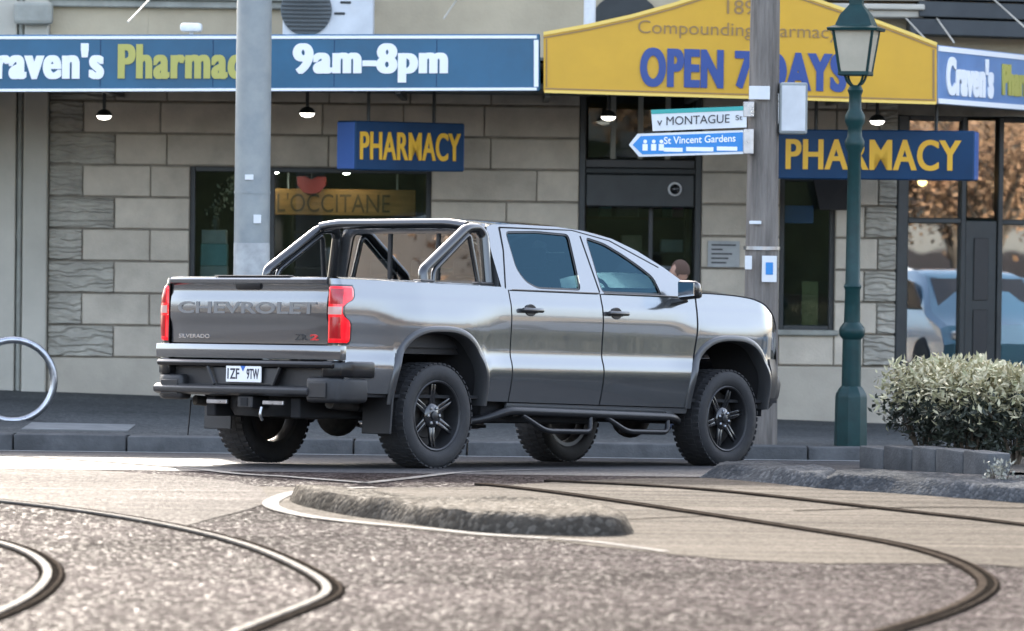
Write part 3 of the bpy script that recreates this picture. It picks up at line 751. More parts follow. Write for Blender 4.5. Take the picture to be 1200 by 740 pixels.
trim(yel, (639,104), (1096,117.5), .014, M['brown_letter'], yy - .008); trim(yel, (638,107.3), (1097,121), .028, M['yellow_trim'], yy - .013, 'edge_trim')
trim(yel, (640.5,46), (640.5,102), .012, M['brown_letter'], yy - .008); trim(yel, (1094,58), (1094,116), .02, M['brown_letter'], yy - .008)
sl = .028
sign_text(yel, "OPEN", 750, 848, 57, 103, M['blue_letter'], yy - .008, sl, .03, space=1.1, fat=.035)
sign_text(yel, "7", 861, 884, 60, 104, M['blue_letter'], yy - .008, sl, .03, fat=.03)
sign_text(yel, "DAYS", 894, 992, 62, 107, M['blue_letter'], yy - .008, sl, .03, space=1.1, fat=.035)
sign_text(yel, "Compounding Pharmacy", 748, 982, 27, 47, M['brown_letter'], yy - .008, sl, -.006, thick=.006)
sign_text(yel, "189", 852, 884, 0, 17, M['brown_letter'], yy - .008, sl, 0.0, thick=.006)
# side street fascia turning the corner
A = FP(1100, 53, FY - .0); B0 = FP(1100, 122, FY)
dirv = Vector((.42, .907, 0)); ln = 3.6
t = thing('fascia_sign', 'blue fascia with painted-in sky sheen turning the corner into the side street', 'sign', (A.x, FY, B0.z))
bm = BM(); n = Vector((-.907, .42, 0)) * .08
B1 = B0 + dirv * ln; A1 = A + dirv * ln
hexa(bm, [B0, B1, B1 + n, B0 + n, A, A1, A1 + n, A + n], .01); obj('panel', bm, M['sky_sheen_sign'], t)
out = Vector((.907, -.42, 0))
for q, w in ((A, -.035), (B0, .03)):
    a = q + Vector((0, 0, w)) + out * .01; b = a + dirv * ln; u = Vector((0, 0, .025)); e = -out * .015
    bm = BM(); hexa(bm, [a - u, b - u, b - u + e, a - u + e, a + u, b + u, b + u + e, a + u + e]); obj('border', bm, M['white_letter'], t)
c = (A + B0) / 2 + dirv * .93 + out * .008
lettering(t, "Craven's", c, dirv, (0, 0, 1), 1.45, .40, M['white_letter'], .035, .012, fat=.05, space=1.1)
lettering(t, "Pharmacy", c + dirv * 1.75 + Vector((0, 0, -.04)), dirv, (0, 0, 1), 1.5, .42, M['olive_letter'], .035, .012, fat=.05, space=1.1)

def lightbox(label, c, yaw, L_, H, T, words, tw, th, m_end):
    """Hanging box sign: c is its middle, yaw turns it from facing the street."""
    t = thing('hanging_sign', label, 'sign', (c[0], c[1], c[2] - H/2), yaw)
    bm = BM(); box(bm, (-L_/2, -T/2, 0), (L_/2, T/2, H), .012); obj('box', bm, M['blue_dark'], t, world=False)
    bm = BM(); box(bm, (-L_/2 - .006, -T/2 + .015, .015), (-L_/2 + .002, T/2 - .015, H - .015)); obj('end_cap', bm, M[m_end], t, world=False)
    bm = BM(); box(bm, (L_/2 - .002, -T/2 + .015, .015), (L_/2 + .006, T/2 - .015, H - .015)); obj('end_cap', bm, M[m_end], t, world=False)
    w = basis(t)
    lettering(t, words, w @ Vector((0, -T/2 - .004, H/2)), w.to_3x3() @ Vector((1, 0, 0)), (0, 0, 1), tw, th, M['yellow_letter'], .012, .010, fat=.02, space=1.05)
    for s in (-1, 1):
        bm = BM(); tube(bm, [(s * L_ * .3, 0, H), (s * L_ * .3, 0, SOF + .1 - (c[2] - H/2))], .018, 8); obj('hanger_rod', bm, M['frame_dark'], t, world=False)
    return t
Y1 = 47.2
pc = FP(470, 172, Y1); s1 = FPX / Y1
lightbox('navy hanging box sign turned towards the shop wall, over the display window', (pc.x, Y1, pc.z), R(38), 128 / s1 / math.cos(R(38)) * .98, 57 / s1, .32, 'PHARMACY', 118 / s1 / math.cos(R(38)) * .98, 33 / s1, 'blue_end')
Y2 = 46.9; s2 = FPX / Y2; pc = FP(1026, 182, Y2)
lightbox('long navy hanging box sign behind the green street lamp', (pc.x, Y2, pc.z), R(-12), 236 / s2, 58 / s2, .36, 'PHARMACY', 206 / s2, 36 / s2, 'blue_end')
# soffit downlights
for px, py, lab in ((122, 136, 'white downlight under the awning near the pale pilaster'), (360, 133, 'white downlight under the awning beside the small hanging sign'), (713, 137, 'white downlight under the awning above the shop door'), (1028, 142, 'white downlight under the awning behind the street lamp')):
    p = FP(px, py, 47.9)
    t = thing('soffit_light', lab, 'light', (p.x, 47.9, p.z), group='downlights under the awning')
    bm = BM(); tube(bm, [(0, 0, .03), (0, 0, SOF + .03 - p.z)], .018, 8); obj('stem', bm, M['frame_dark'], t, world=False)
    bm = BM(); lathe(bm, [(.02, .07), (.06, .05), (.085, .012), (.08, .0)], 16, 'z'); obj('shade', bm, M['frame_dark'], t, 40, world=False)
    bm = BM(); lathe(bm, [(.078, .0), (.06, -.03), (.02, -.042)], 16, 'z', cap=True); obj('diffuser', bm, M['lamp_white'], t, 40, world=False)
p = FP(1081, 214, WALL_Y + .9)
t = thing('ceiling_lamp', 'small glowing warm lamp behind the right hand window', 'light', p)
bm = BM(); lathe(bm, [(.01, .06), (.04, .045), (.055, .0), (.04, -.03), (.01, -.045)], 14, 'z', cap=True); obj('bulb', bm, M['lamp_warm'], t, 40, world=False)
bm = BM(); tube(bm, [(0, 0, .05), (0, 0, 3.36 - p.z)], .008, 6); obj('cord', bm, M['frame_dark'], t, world=False)
# dome camera under the door header
p = FP(791, 222, WALL_Y - .0)
t = thing('security_camera', 'white dome security camera on the dark door header', 'camera', (p.x, WALL_Y + .05, p.z))
bm = BM(); lathe(bm, [(.075, .0), (.075, -.03), (.055, -.05)], 18, 'y', cap=True); obj('mount', bm, M['white_paint'], t, 40, world=False)
bm = BM(); lathe(bm, [(.055, -.05), (.045, -.085), (.02, -.105)], 18, 'y', cap=True); obj('dome', bm, M['gloss_black'], t, 40, world=False)
# air conditioner standing on the awning
a0, a1 = FP(331, 40, 47.6), FP(438, -22, 47.6)
t = thing('air_conditioner', 'white air conditioner with round slatted fan guard on the awning', 'air conditioner', ((a0.x+a1.x)/2, 47.6, 3.55))
bm = BM(); box(bm, (a0.x, 47.6, 3.56), (a1.x, 48.0, a1.z), .02, 2); obj('casing', bm, M['ac_white'], t)
fc = FP(359, 12, 47.6); fr_ = .265
bm = BM(); lathe(bm, [(fr_, 0), (fr_, -.02), (fr_ - .025, -.028), (.0, -.01)], 32, 'y', (fc.x, 47.6, fc.z)); obj('fan_recess', bm, M['ac_grille'], t, 30)
for i in range(-6, 7):
    z = i * .042; w = math.sqrt(max(.001, (fr_-.01)**2 - z*z)); bm = BM(); box(bm, (fc.x - w, 47.56, fc.z + z - .007), (fc.x + w, 47.568, fc.z + z + .007)); obj('guard_slat', bm, M['slate'], t)
for px, py in ((405, 3), (398, 16)):
    q = FP(px, py, 47.595); bm = BM(); box(bm, (q.x - .055, 47.585, q.z - .012), (q.x + .055, 47.603, q.z + .012), .004); obj('vent_slot', bm, M['slate'], t)
# small white floodlight lying on the awning edge and white post
q = FP(224, 33, 47.0)
t = thing('floodlight', 'small white floodlight on top of the blue awning', 'light', (q.x, 47.0, 3.55))
bm = BM(); box(bm, (q.x - .11, 46.95, q.z - .04), (q.x + .11, 47.1, q.z + .05), .03, 2); obj('housing', bm, M['white_paint'], t, 40)
bm = BM(); tube(bm, [(q.x, 47.05, 3.53), (q.x, 47.05, q.z)], .02, 8); obj('bracket', bm, M['white_paint'], t)
q = FP(691, 20, 47.5); bm = BM(); tube(bm, [(q.x, 47.5, 3.53), (q.x, 47.5, 5.4)], .062, 14); tag(obj('awning_post', bm, M['white_paint'], None, 50), 'white vent pipe rising behind the gable sign', 'pipe')
# plaque on the entrance pillar
q = FP(848, 298, WALL_Y - .03)
t = thing('wall_plaque', 'small grey opening hours plaque on the entrance pillar', 'sign', (q.x, WALL_Y - .03, q.z - .14))
bm = BM(); box(bm, (q.x - .17, WALL_Y - .032, q.z - .14), (q.x + .17, WALL_Y - .02, q.z + .14), .003); obj('plate', bm, M['grey_card'], t)
for i, w in enumerate((.26, .12, .22, .18, .16)):
    bm = BM(); box(bm, (q.x - .13, WALL_Y - .036, q.z + .088 - i * .047), (q.x - .13 + w, WALL_Y - .0325, q.z + .104 - i * .047)); obj('printed_line', bm, M['black_letter'], t)
# dark speaker box by the right window
q = FP(973, 228, WALL_Y - .3)
t = thing('wall_speaker', 'black wedge shaped speaker box tilted beside the right hand window', 'speaker', (q.x, WALL_Y - .3, q.z - .18))
bm = BM(); hexa(bm, [(q.x-.12, 48.6, q.z-.17), (q.x+.18, 48.62, q.z-.17), (q.x+.18, 48.85, q.z-.12), (q.x-.1, 48.85, q.z-.12), (q.x-.20, 48.5, q.z+.17), (q.x+.19, 48.55, q.z+.17), (q.x+.19, 48.9, q.z+.17), (q.x-.15, 48.9, q.z+.17)], .012); obj('cabinet', bm, M['satin_black'], t)
bm = BM(); box(bm, (q.x - .03, 48.8, q.z + .02), (q.x + .03, WALL_Y + .02, q.z + .08)); obj('bracket', bm, M['frame_dark'], t)

# ---------------------------------------------------------------- window displays
y = WALL_Y + .55
a, b = FP(316, 221, y), FP(487, 254, y)
t = thing('display_board', 'long wooden display board with dark lettering hung inside the window', 'sign', ((a.x+b.x)/2, y, b.z))
bm = BM(); box(bm, (a.x, y, b.z), (b.x, y + .05, a.z), .008); obj('board', bm, M['board_wood'], t)
sy = FPX / y; c = FP(388, 237, y - .004)
lettering(t, "L'OCCITANE", FP(391, 238, y - .004), (1, 0, 0), (0, 0, 1), 132 / sy, 22 / sy, mat('display_lettering', (.12, .07, .025), .6), 0, .006)
for x in (a.x + .2, b.x - .2): bm = BM(); tube(bm, [(x, y + .02, a.z), (x, y + .02, 3.36)], .012, 6); obj('hanger', bm, M['grey_card'], t)
q = FP(365, 217, y - .02)
t = thing('red_heart_card', 'red heart shaped card above the wooden display board', 'display', (q.x, y - .03, q.z - .1))
bm = BM(); poly = [(q.x - .155, q.z + .085), (q.x - .07, q.z + .095), (q.x, q.z + .06), (q.x + .07, q.z + .095), (q.x + .16, q.z + .085), (q.x + .155, q.z + .0), (q.x + .09, q.z - .08), (q.x, q.z - .1), (q.x - .09, q.z - .08), (q.x - .15, q.z)]
prism(bm, poly, y - .04, y - .02, 'y', .004); obj('card', bm, M['red_card'], t)
bm = BM(); tube(bm, [(q.x, y - .03, q.z + .06), (q.x, y - .03, 3.36)], .004, 6); obj('string', bm, M['grey_card'], t)
for px, py in ((324, 202), (407, 203)):
    p = FP(px, py, y + .0)
    t = thing('display_light', ['glowing white spot lamp in the window beside the steel pole', 'glowing white spot lamp in the window above the board lettering'][px > 400], 'light', (p.x, y - .25, p.z))
    bm = BM(); lathe(bm, [(.045, .05), (.05, .0)], 14, 'z', cap=True); obj('can', bm, M['frame_dark'], t, 40, world=False)
    bm = BM(); lathe(bm, [(.042, -.002), (.03, -.012), (.01, -.016)], 14, 'z', cap=True); obj('lamp', bm, mat('display_lamp', (.8, .8, .8), .5, emit=((1, .9, .75), 26.0)), t, 40, world=False)
    bm = BM(); tube(bm, [(0, 0, .05), (0, 0, 3.36 - p.z)], .01, 6); obj('stem', bm, M['frame_dark'], t, world=False)
# stacked gift boxes with a flower bunch
ys_ = WALL_Y + .45; q = FP(251, 316, ys_); ps = FPX / ys_
stack = [(44, 'grey_card', 30), (28, 'teal_card', 30), (34, 'grey_card', 29)]
z = .72; n = 0
for wd, mm, hh in [(33, 'teal_card', 40), (32, 'grey_card', 26), (31, 'teal_card', 26), (29, 'grey_card', 16)]:
    h = hh / ps; bm = BM(); box(bm, (q.x - wd/2/ps, ys_ - .1, z), (q.x + wd/2/ps, ys_ + .14, z + h - .003), .006)
    lab = ['pale teal gift box at the bottom of the window stack', 'grey gift box second from the bottom of the window stack', 'pale teal gift box third in the window stack', 'small grey gift box on top of the window stack'][n]; n += 1
    tag(obj('gift_box', bm, M[mm], None), lab, 'box', 'gift boxes stacked in the display window'); z += h
t = thing('flower_bunch', 'dried flower bunch on the stacked gift boxes in the window', 'flowers', (q.x, ys_, z))
bm = BM(); lathe(bm, [(.04, 0), (.055, .08), (.035, .14)], 12, 'z', (q.x, ys_, z), True); obj('vase', bm, M['frame_dark'], t, 40)
bm = BM()
for i in range(150):
    k = random.random(); p = Vector((q.x - .02 + k * .28 + random.gauss(0, .05), ys_ + random.gauss(0, .05), z + .14 + k * .5 + random.gauss(0, .06)))
    r_ = random.uniform(.014, .035); d1 = Vector((random.gauss(0,1), random.gauss(0,1), random.gauss(0,1))).normalized() * r_; d2 = d1.orthogonal().normalized() * r_ * .7
    bm.faces.new([bm.verts.new(p + d1), bm.verts.new(p + d2), bm.verts.new(p - d1), bm.verts.new(p - d2)])
o = obj('petals', bm, mat('dried_petals', (.22, .23, .18), .8, var=.5, scale=12), t); o['kind'] = 'stuff'
bm = BM()
for i in range(7): tube(bm, [(q.x, ys_, z + .1), (q.x + .08 * random.random() + .03*i, ys_, z + .4 + .03*i)], .004, 5)
o = obj('stems', bm, M['stem'], t); o['kind'] = 'stuff'
# shelves and cartons seen through the doorway and windows
def shelf_unit(label, x0, x1, y, zs):
    t = thing('shop_shelf', label, 'shelf', ((x0+x1)/2, y, -.34))
    for x in (x0, x1): bm = BM(); box(bm, (x-.02, y-.2, -.34), (x+.02, y+.2, 2.3)); obj('upright', bm, M['shelf'], t)
    for z in zs: bm = BM(); box(bm, (x0+.021, y-.2, z-.03), (x1-.021, y+.2, z)); obj('shelf_board', bm, M['shelf'], t)
    return t
yS = WALL_Y + 1.5
shelf_unit('brown shelf unit behind the entrance door', xD + .1, xE - .1, yS, [.2, .7, 1.15, 1.52, 1.9])
n = 0
for (px0, px1, py0, py1, mm, lab) in ((722,748,249,271,'grey_card','grey carton on the upper shelf behind the door'), (702,716,247,268,'teal_card','narrow teal carton beside the grey carton behind the door'), (776,787,252,268,'teal_card','small teal carton on the upper shelf near the door frame'), (788,800,252,267,'pink_card','small pink carton on the upper shelf near the door frame'), (774,800,281,296,'grey_card','wide grey carton on the middle shelf behind the door'), (728,752,276,292,'carton','brown carton on the middle shelf behind the door')):
    a, b = FP(px0, py0, yS - .1), FP(px1, py1, yS - .1); zsup = max(z for z in [.2,.7,1.15,1.52,1.9] if z <= b.z + .22)
    bm = BM(); box(bm, (a.x, yS - .16, zsup + .002), (b.x, yS + .1, max(a.z, zsup + .12)), .006)
    tag(obj('carton', bm, M[mm], None), lab, 'carton', 'cartons on the shop shelves')
shelf_unit('brown shelf unit behind the display window', xB + 1.0, xC - .1, WALL_Y + 2.2, [.4, .9, 1.3, 1.7])
for i in range(9):
    x = xB + 1.1 + i * .15; zz = random.choice([.9, 1.3]); bm = BM(); hh = random.uniform(.14, .3)
    box(bm, (x, WALL_Y + 2.02, zz + .002), (x + .11, WALL_Y + 2.3, zz + hh), .005)
    tag(obj('bottle_box', bm, M[random.choice(['grey_card', 'pink_card', 'carton', 'teal_card'])], None), 'small product box on the shelf behind the display window', 'box', 'product boxes behind the display window')
a, b = FP(918, 241, WALL_Y + .2), FP(953, 262, WALL_Y + .2)
bm = BM(); box(bm, (a.x, WALL_Y + .18, b.z), (b.x, WALL_Y + .186, a.z)); tag(obj('window_poster', bm, M['blue_end'], None), 'small blue poster stuck inside the right hand window', 'poster')
a, b = FP(940, 330, WALL_Y + .2), FP(958, 386, WALL_Y + .2)
bm = BM(); box(bm, (a.x, WALL_Y + .18, b.z), (b.x, WALL_Y + .186, a.z)); tag(obj('window_poster', bm, mat('olive_poster', (.16, .14, .05), .6), None), 'tall olive poster low in the right hand window', 'poster')
# ================================================================ STREET FURNITURE
PY_ = 43.05
# steel pole
c = FP(296, 200, PY_); x = c.x; zb = fpz(x, PY_)
t = thing('steel_pole', 'thick pale galvanised steel pole standing behind the tailgate', 'pole', (x, PY_, zb))
bm = BM(); lathe(bm, [(.168, 0), (.166, 3), (.158, 6.2), (.02, 6.25)], 28, 'z'); obj('shaft', bm, M['galv'], t, 50, world=False)
bm = BM(); lathe(bm, [(.26, 0), (.26, .03), (.2, .05)], 24, 'z', cap=True); obj('base_flange', bm, M['galv'], t, 40, world=False)
for z in (2.1 - zb, 4.02 - zb):
    bm = BM(); lathe(bm, [(.171, -.012), (.171, .012)], 28, 'z', (0, 0, z), True); obj('band', bm, M['galv'], t, 40, world=False)
bm = BM(); lathe(bm, [(.1695, 0), (.169, 1.62 - zb), (.1665, 1.63 - zb)], 28, 'z'); obj('paint_sleeve', bm, mat('grey_paint_sleeve', (.36, .37, .36), .7, var=.3, scale=6), t, 50, world=False)
for px0, px1, py0, py1 in ((297, 306, 252, 262), (287, 297, 205, 211)):
    q0, q1 = FP(px0, py1, PY_ - .172), FP(px1, py0, PY_ - .172); bm = BM(); box(bm, (q0.x, PY_ - .176, q0.z), (q1.x, PY_ - .155, q1.z), .002); obj('sticker', bm, M['street_white'], t)
# timber pole with its signs
c = FP(894, 200, PY_); px_ = c.x; zb = fpz(px_, PY_)
t = thing('timber_pole', 'weathered grey timber utility pole beside the street signs', 'pole', (px_, PY_, zb))
bm = BM()
prof = [(.165 - .003 * i, i * .4) for i in range(17)]
lathe(bm, prof, 26, 'z', cap=True)
for v in bm.verts:
    a = math.atan2(v.co.y, v.co.x); k = 1 + .02 * math.sin(a * 9 + 1) + .03 * noise.noise(Vector((math.cos(a) * 2, math.sin(a) * 2, v.co.z * .6))); v.co.x *= k; v.co.y *= k
obj('shaft', bm, M['wood_pole'], t, 60, world=False)
for px0, px1, py0, py1, mm, nm in ((878, 902, 101, 117, 'street_white', 'number_plate'), (873, 881, 300, 316, 'street_white', 'small_tag'), (878, 892, 259, 263, 'street_white', 'small_tag')):
    a, b = FP(px0, py0, PY_ - .175), FP(px1, py1, PY_ - .175); bm = BM(); box(bm, (a.x, PY_ - .19, b.z), (b.x, PY_ - .165, a.z), .003); obj(nm, bm, M[mm], t)
q = FP(893, 291, PY_); bm = BM(); lathe(bm, [(.172, -.016), (.172, .016)], 28, 'z', (px_, PY_, q.z), True); obj('steel_band', bm, M['steel'], t, 40)
a, b = FP(893, 300, PY_ - .2), FP(910, 331, PY_ - .2)
bm = BM(); box(bm, (a.x, PY_ - .21, b.z), (b.x, PY_ - .2, a.z), .003); nt_ = obj('notice', bm, M['street_white'], t)
bm = BM(); box(bm, (a.x + .035, PY_ - .214, b.z + .07), (b.x - .035, PY_ - .2105, a.z - .06)); obj('blue_symbol', bm, M['street_blue'], nt_)
a, b = FP(913, 97, PY_), FP(945, 158, PY_)
bx_ = thing('meter_box', 'pale grey meter box fixed to the timber pole', 'utility box', ((a.x+b.x)/2, PY_, b.z))
bm = BM(); box(bm, (a.x, PY_ - .12, b.z), (b.x, PY_ + .1, a.z), .02, 2); obj('casing', bm, M['galv'], bx_)
bm = BM(); box(bm, (a.x + .02, PY_ - .128, b.z + .03), (b.x - .02, PY_ - .1205, a.z - .03), .003); obj('lid', bm, M['ac_white'], bx_)
bm = BM(); box(bm, (a.x - .06, PY_ - .04, b.z + .1), (a.x + .01, PY_ + .02, a.z - .1)); obj('bracket', bm, M['steel'], bx_)
Ys = PY_ - .2
P = [FP(763, 129, Ys), FP(875, 124.5, Ys), FP(875, 149.5, Ys), FP(765, 154, Ys)]
t = thing('street_name_sign', 'white street name blade with green top strip on the timber pole', 'sign', ((P[2].x+P[3].x)/2, Ys, P[3].z))
def blade(P, dep, m, nm, t, f=0.0):
    tl, tr, br, bl = P; n = Vector((0, dep, 0)); o = Vector((0, -f, 0)); bm = BM()
    hexa(bm, [bl+o, br+o, br+o+n, bl+o+n, tl+o, tr+o, tr+o+n, tl+o+n]); return obj(nm, bm, m, t)
blade(P, .03, M['street_white'], 'blade', t)
k = .2; blade([P[0], P[1], P[1].lerp(P[2], k), P[0].lerp(P[3], k)], .006, M['street_green'], 'green_strip', t, .004)
rt = (P[1] - P[0]).normalized(); sY = FPX / Ys
lettering(t, 'MONTAGUE', FP(818, 140.5, Ys - .004) , rt, (0, 0, 1), 74 / sY, 10 / sY, M['black_letter'], .0, .004)
lettering(t, 'St', FP(866, 138, Ys - .004), rt, (0, 0, 1), 8 / sY, 6 / sY, M['black_letter'], .0, .004, 'suffix')
lettering(t, 'v', FP(773, 144.5, Ys - .004), rt, (0, 0, 1), 6 / sY, 6 / sY, M['black_letter'], .0, .004, 'arrow_mark')
bm = BM(); box(bm, (P[1].x - .03, Ys - .01, P[1].z - .1), (px_ - .1, PY_ - .08, P[1].z + .04), .005); obj('bracket', bm, M['steel'], t)
P = [FP(747, 157, Ys), FP(875, 152.5, Ys), FP(875, 180.5, Ys), FP(749, 184, Ys)]; tip = FP(737, 170, Ys)
t = thing('direction_sign', 'blue arrow shaped direction blade with white border on the timber pole', 'sign', ((P[2].x+P[3].x)/2, Ys, P[3].z))
def arrow(P, tip, y, m, nm, dep):
    bm = BM(); prism(bm, [(p.x, p.z) for p in (P[0], P[1], P[2], P[3], tip)], y, y + dep, 'y'); return obj(nm, bm, m, t)
arrow(P, tip, Ys, M['street_white'], 'blade', .03)
cen = sum(P, Vector()) / 4
Q = [p.lerp(cen, .0) + Vector((.03 if p.x < cen.x else -.035, 0, .022 if p.z < cen.z else -.022)) for p in P]
arrow(Q, tip + Vector((.035, 0, 0)), Ys - .004, M['street_blue'], 'blue_field', .006)
rt = (P[1] - P[0]).normalized()
lettering(t, 'St Vincent Gardens', FP(820, 163.5, Ys - .005), rt, (0, 0, 1), 84 / sY, 8.5 / sY, M['white_letter'], .015, .004)
for x0, x1 in ((778, 800), (804, 836), (840, 864)):          # second line, too small to read
    q0 = FP(x0, 177.2 - (x0-815)*.02, Ys - .005); q1 = FP(x1, 173.2 - (x1-815)*.02, Ys - .005); bm = BM(); box(bm, (q0.x, Ys - .008, q0.z), (q1.x, Ys - .005, q1.z)); obj('small_print', bm, M['white_letter'], t)
for i, dx in enumerate((0, 10, 19)):                        # little white pictograms
    q = FP(756 + dx, 170.5, Ys - .005); bm = BM(); lathe(bm, [(.018, 0), (.018, -.003)], 10, 'y', (q.x, Ys - .005, q.z + .035), True); box(bm, (q.x - .024, Ys - .008, q.z - .05), (q.x + .024, Ys - .005, q.z + .012)); obj('pictogram', bm, M['white_letter'], t)
bm = BM(); box(bm, (P[1].x - .03, Ys - .01, P[2].z), (px_ - .1, PY_ - .08, P[1].z + .01), .005); obj('bracket', bm, M['steel'], t)

# heritage lamp
c = FP(998, 420, PY_); lx = c.x; lb = fpz(lx, PY_) ; u = PY_ / FPX
Zp = lambda py: FP(1000, py, PY_).z - lb
t = thing('street_lamp', 'dark green cast iron heritage lamp with four sided lantern', 'street lamp', (lx, PY_, lb), R(-14))
bm = BM(); zt_ = Zp(452); lathe(bm, [(.155, -.02), (.155, .06), (.15, zt_ * .8), (.145, zt_ * .86), (.115, zt_ * .95), (.09, zt_)], 8, 'z', cap=True); obj('pedestal', bm, M['green_iron'], t, 25, world=False)
bm = BM(); prof = [(.092, Zp(453)), (.088, Zp(398)), (.115, Zp(394)), (.125, Zp(388)), (.115, Zp(384)), (.078, Zp(378)), (.072, Zp(340)), (.085, Zp(336)), (.070, Zp(332)), (.062, Zp(180)), (.09, Zp(172)), (.095, Zp(166)), (.07, Zp(160)), (.066, Zp(150)), (.095, Zp(143)), (.095, Zp(136)), (.062, Zp(128)), (.058, Zp(112)), (.075, Zp(106)), (.05, Zp(100))]
lathe(bm, prof, 20, 'z', cap=True); obj('shaft', bm, M['green_iron'], t, 35, world=False)
bm = BM()
for sx, sy in ((1, 1), (1, -1), (-1, 1), (-1, -1)): tube(bm, fillet([(sx*.02, sy*.02, Zp(102)), (sx*.07, sy*.07, Zp(96)), (sx*.09, sy*.09, Zp(86))], .05), .012, 8)
obj('lantern_bracket', bm, M['green_iron'], t, 40, world=False)
bw, tw, z0, z1 = .130, .185, Zp(84), Zp(36)
bm = BM(); box(bm, (-bw-.015, -bw-.015, z0-.04), (bw+.015, bw+.015, z0), .008); lf = obj('lantern_floor', bm, M['green_iron'], t, world=False)
for sx, sy in ((1, 1), (1, -1), (-1, 1), (-1, -1)):
    bm = BM(); tube(bm, [(sx*bw, sy*bw, z0), (sx*tw, sy*tw, z1)], .014, 6); obj('corner_bar', bm, M['green_iron'], t, world=False)
for k in range(4):
    bm = BM(); r4 = Matrix.Rotation(k * math.pi/2, 4, 'Z'); e = .008
    hexa(bm, [r4 @ Vector(p) for p in ((-bw+e, -bw, z0), (bw-e, -bw, z0), (bw-e, -bw+.006, z0), (-bw+e, -bw+.006, z0), (-tw+e, -tw, z1), (tw-e, -tw, z1), (tw-e, -tw+.006, z1), (-tw+e, -tw+.006, z1))]); obj('lantern_pane', bm, M['lantern_glass'], t, world=False)
bm = BM(); lathe(bm, [(.06, z0), (.07, z0 + .05), (.02, z0 + .12)], 10, 'z', cap=True); obj('burner', bm, M['frame_dark'], t, world=False)
rw = tw + .055; k2 = math.sqrt(2)
bm = BM(); lathe(bm, [(rw*k2*.97, z1 - .005), (rw*k2, z1 + .02), (tw*k2*.93, z1 + .045), (.19, Zp(18)), (.085, Zp(6)), (.085, Zp(-6)), (.10, Zp(-8)), (.07, Zp(-14)), (.03, Zp(-22)), (.0, Zp(-32))], 4, 'z')
bmesh.ops.rotate(bm, verts=bm.verts, cent=(0, 0, 0), matrix=Matrix.Rotation(math.pi/4, 3, 'Z')); obj('lantern_roof', bm, M['green_iron'], t, 20, world=False)

# bicycle hoop
yb = 44.5; c = FP(15, 446, yb); zb = fpz(c.x, yb); r_ = (c.z - zb) * 1.02
bm = BM(); pts = [(c.x + r_ * math.sin(a), yb + .06 * math.sin(a), c.z - r_ * math.cos(a)) for a in [i * math.tau / 40 for i in range(41)]]
tube(bm, pts, .036, 12); tag(obj('bicycle_hoop', bm, M['steel'], None, 60), 'round steel bicycle hoop on the footpath by the pale shop', 'bicycle rack')

# planter at the right
a, b = GP(1006, 549), GP(1260, 563); d = (b - a); d.z = 0; Lt = d.length; d.normalize(); nrm = Vector((-d.y, d.x, 0))
t = thing('stone_planter', 'low planter bed edged with weathered stone blocks', 'planter', (a + b) / 2 + nrm * .8)
H = .20
def stone(p, q, w):
    e = (q - p).normalized(); n = Vector((-e.y, e.x, 0)); z0 = g(p.x, p.y); dz = Vector((0, 0, H + random.uniform(-.01, .01)))
    p = p + e * .006; q = q - e * .006; lo = Vector((0, 0, -.12)); bm = BM()
    p.z = q.z = z0
    hexa(bm, [p+lo, q+lo, q+n*w+lo, p+n*w+lo, p+dz, q+dz, q+n*w+dz, p+n*w+dz], .018, 2); obj('edging_stone', bm, M['kerb_stone'], t, 40)
s = 0; i = 0
for ln in (.52, .60, .48, .55, .5):
    stone(a + d * s, a + d * (s + ln), .2); s += ln
for i in range(3):
    p = a + nrm * (.62 + .62 * i + .0); q = a + nrm * (.01 + .2 + .62 * i - .0)
    stone(a + nrm * (.21 + .56 * (i + 1)), a + nrm * (.21 + .56 * i), .2)
bm = BM(); zz = g(a.x, a.y) + H * .6
v = [bm.verts.new((p.x, p.y, zz)) for p in (a + d*.15 + nrm*.15, a + d*s + nrm*.15, a + d*s + nrm*1.85, a + d*.15 + nrm*1.85)]; bm.faces.new(v); obj('soil_bed', bm, M['soil'], t)
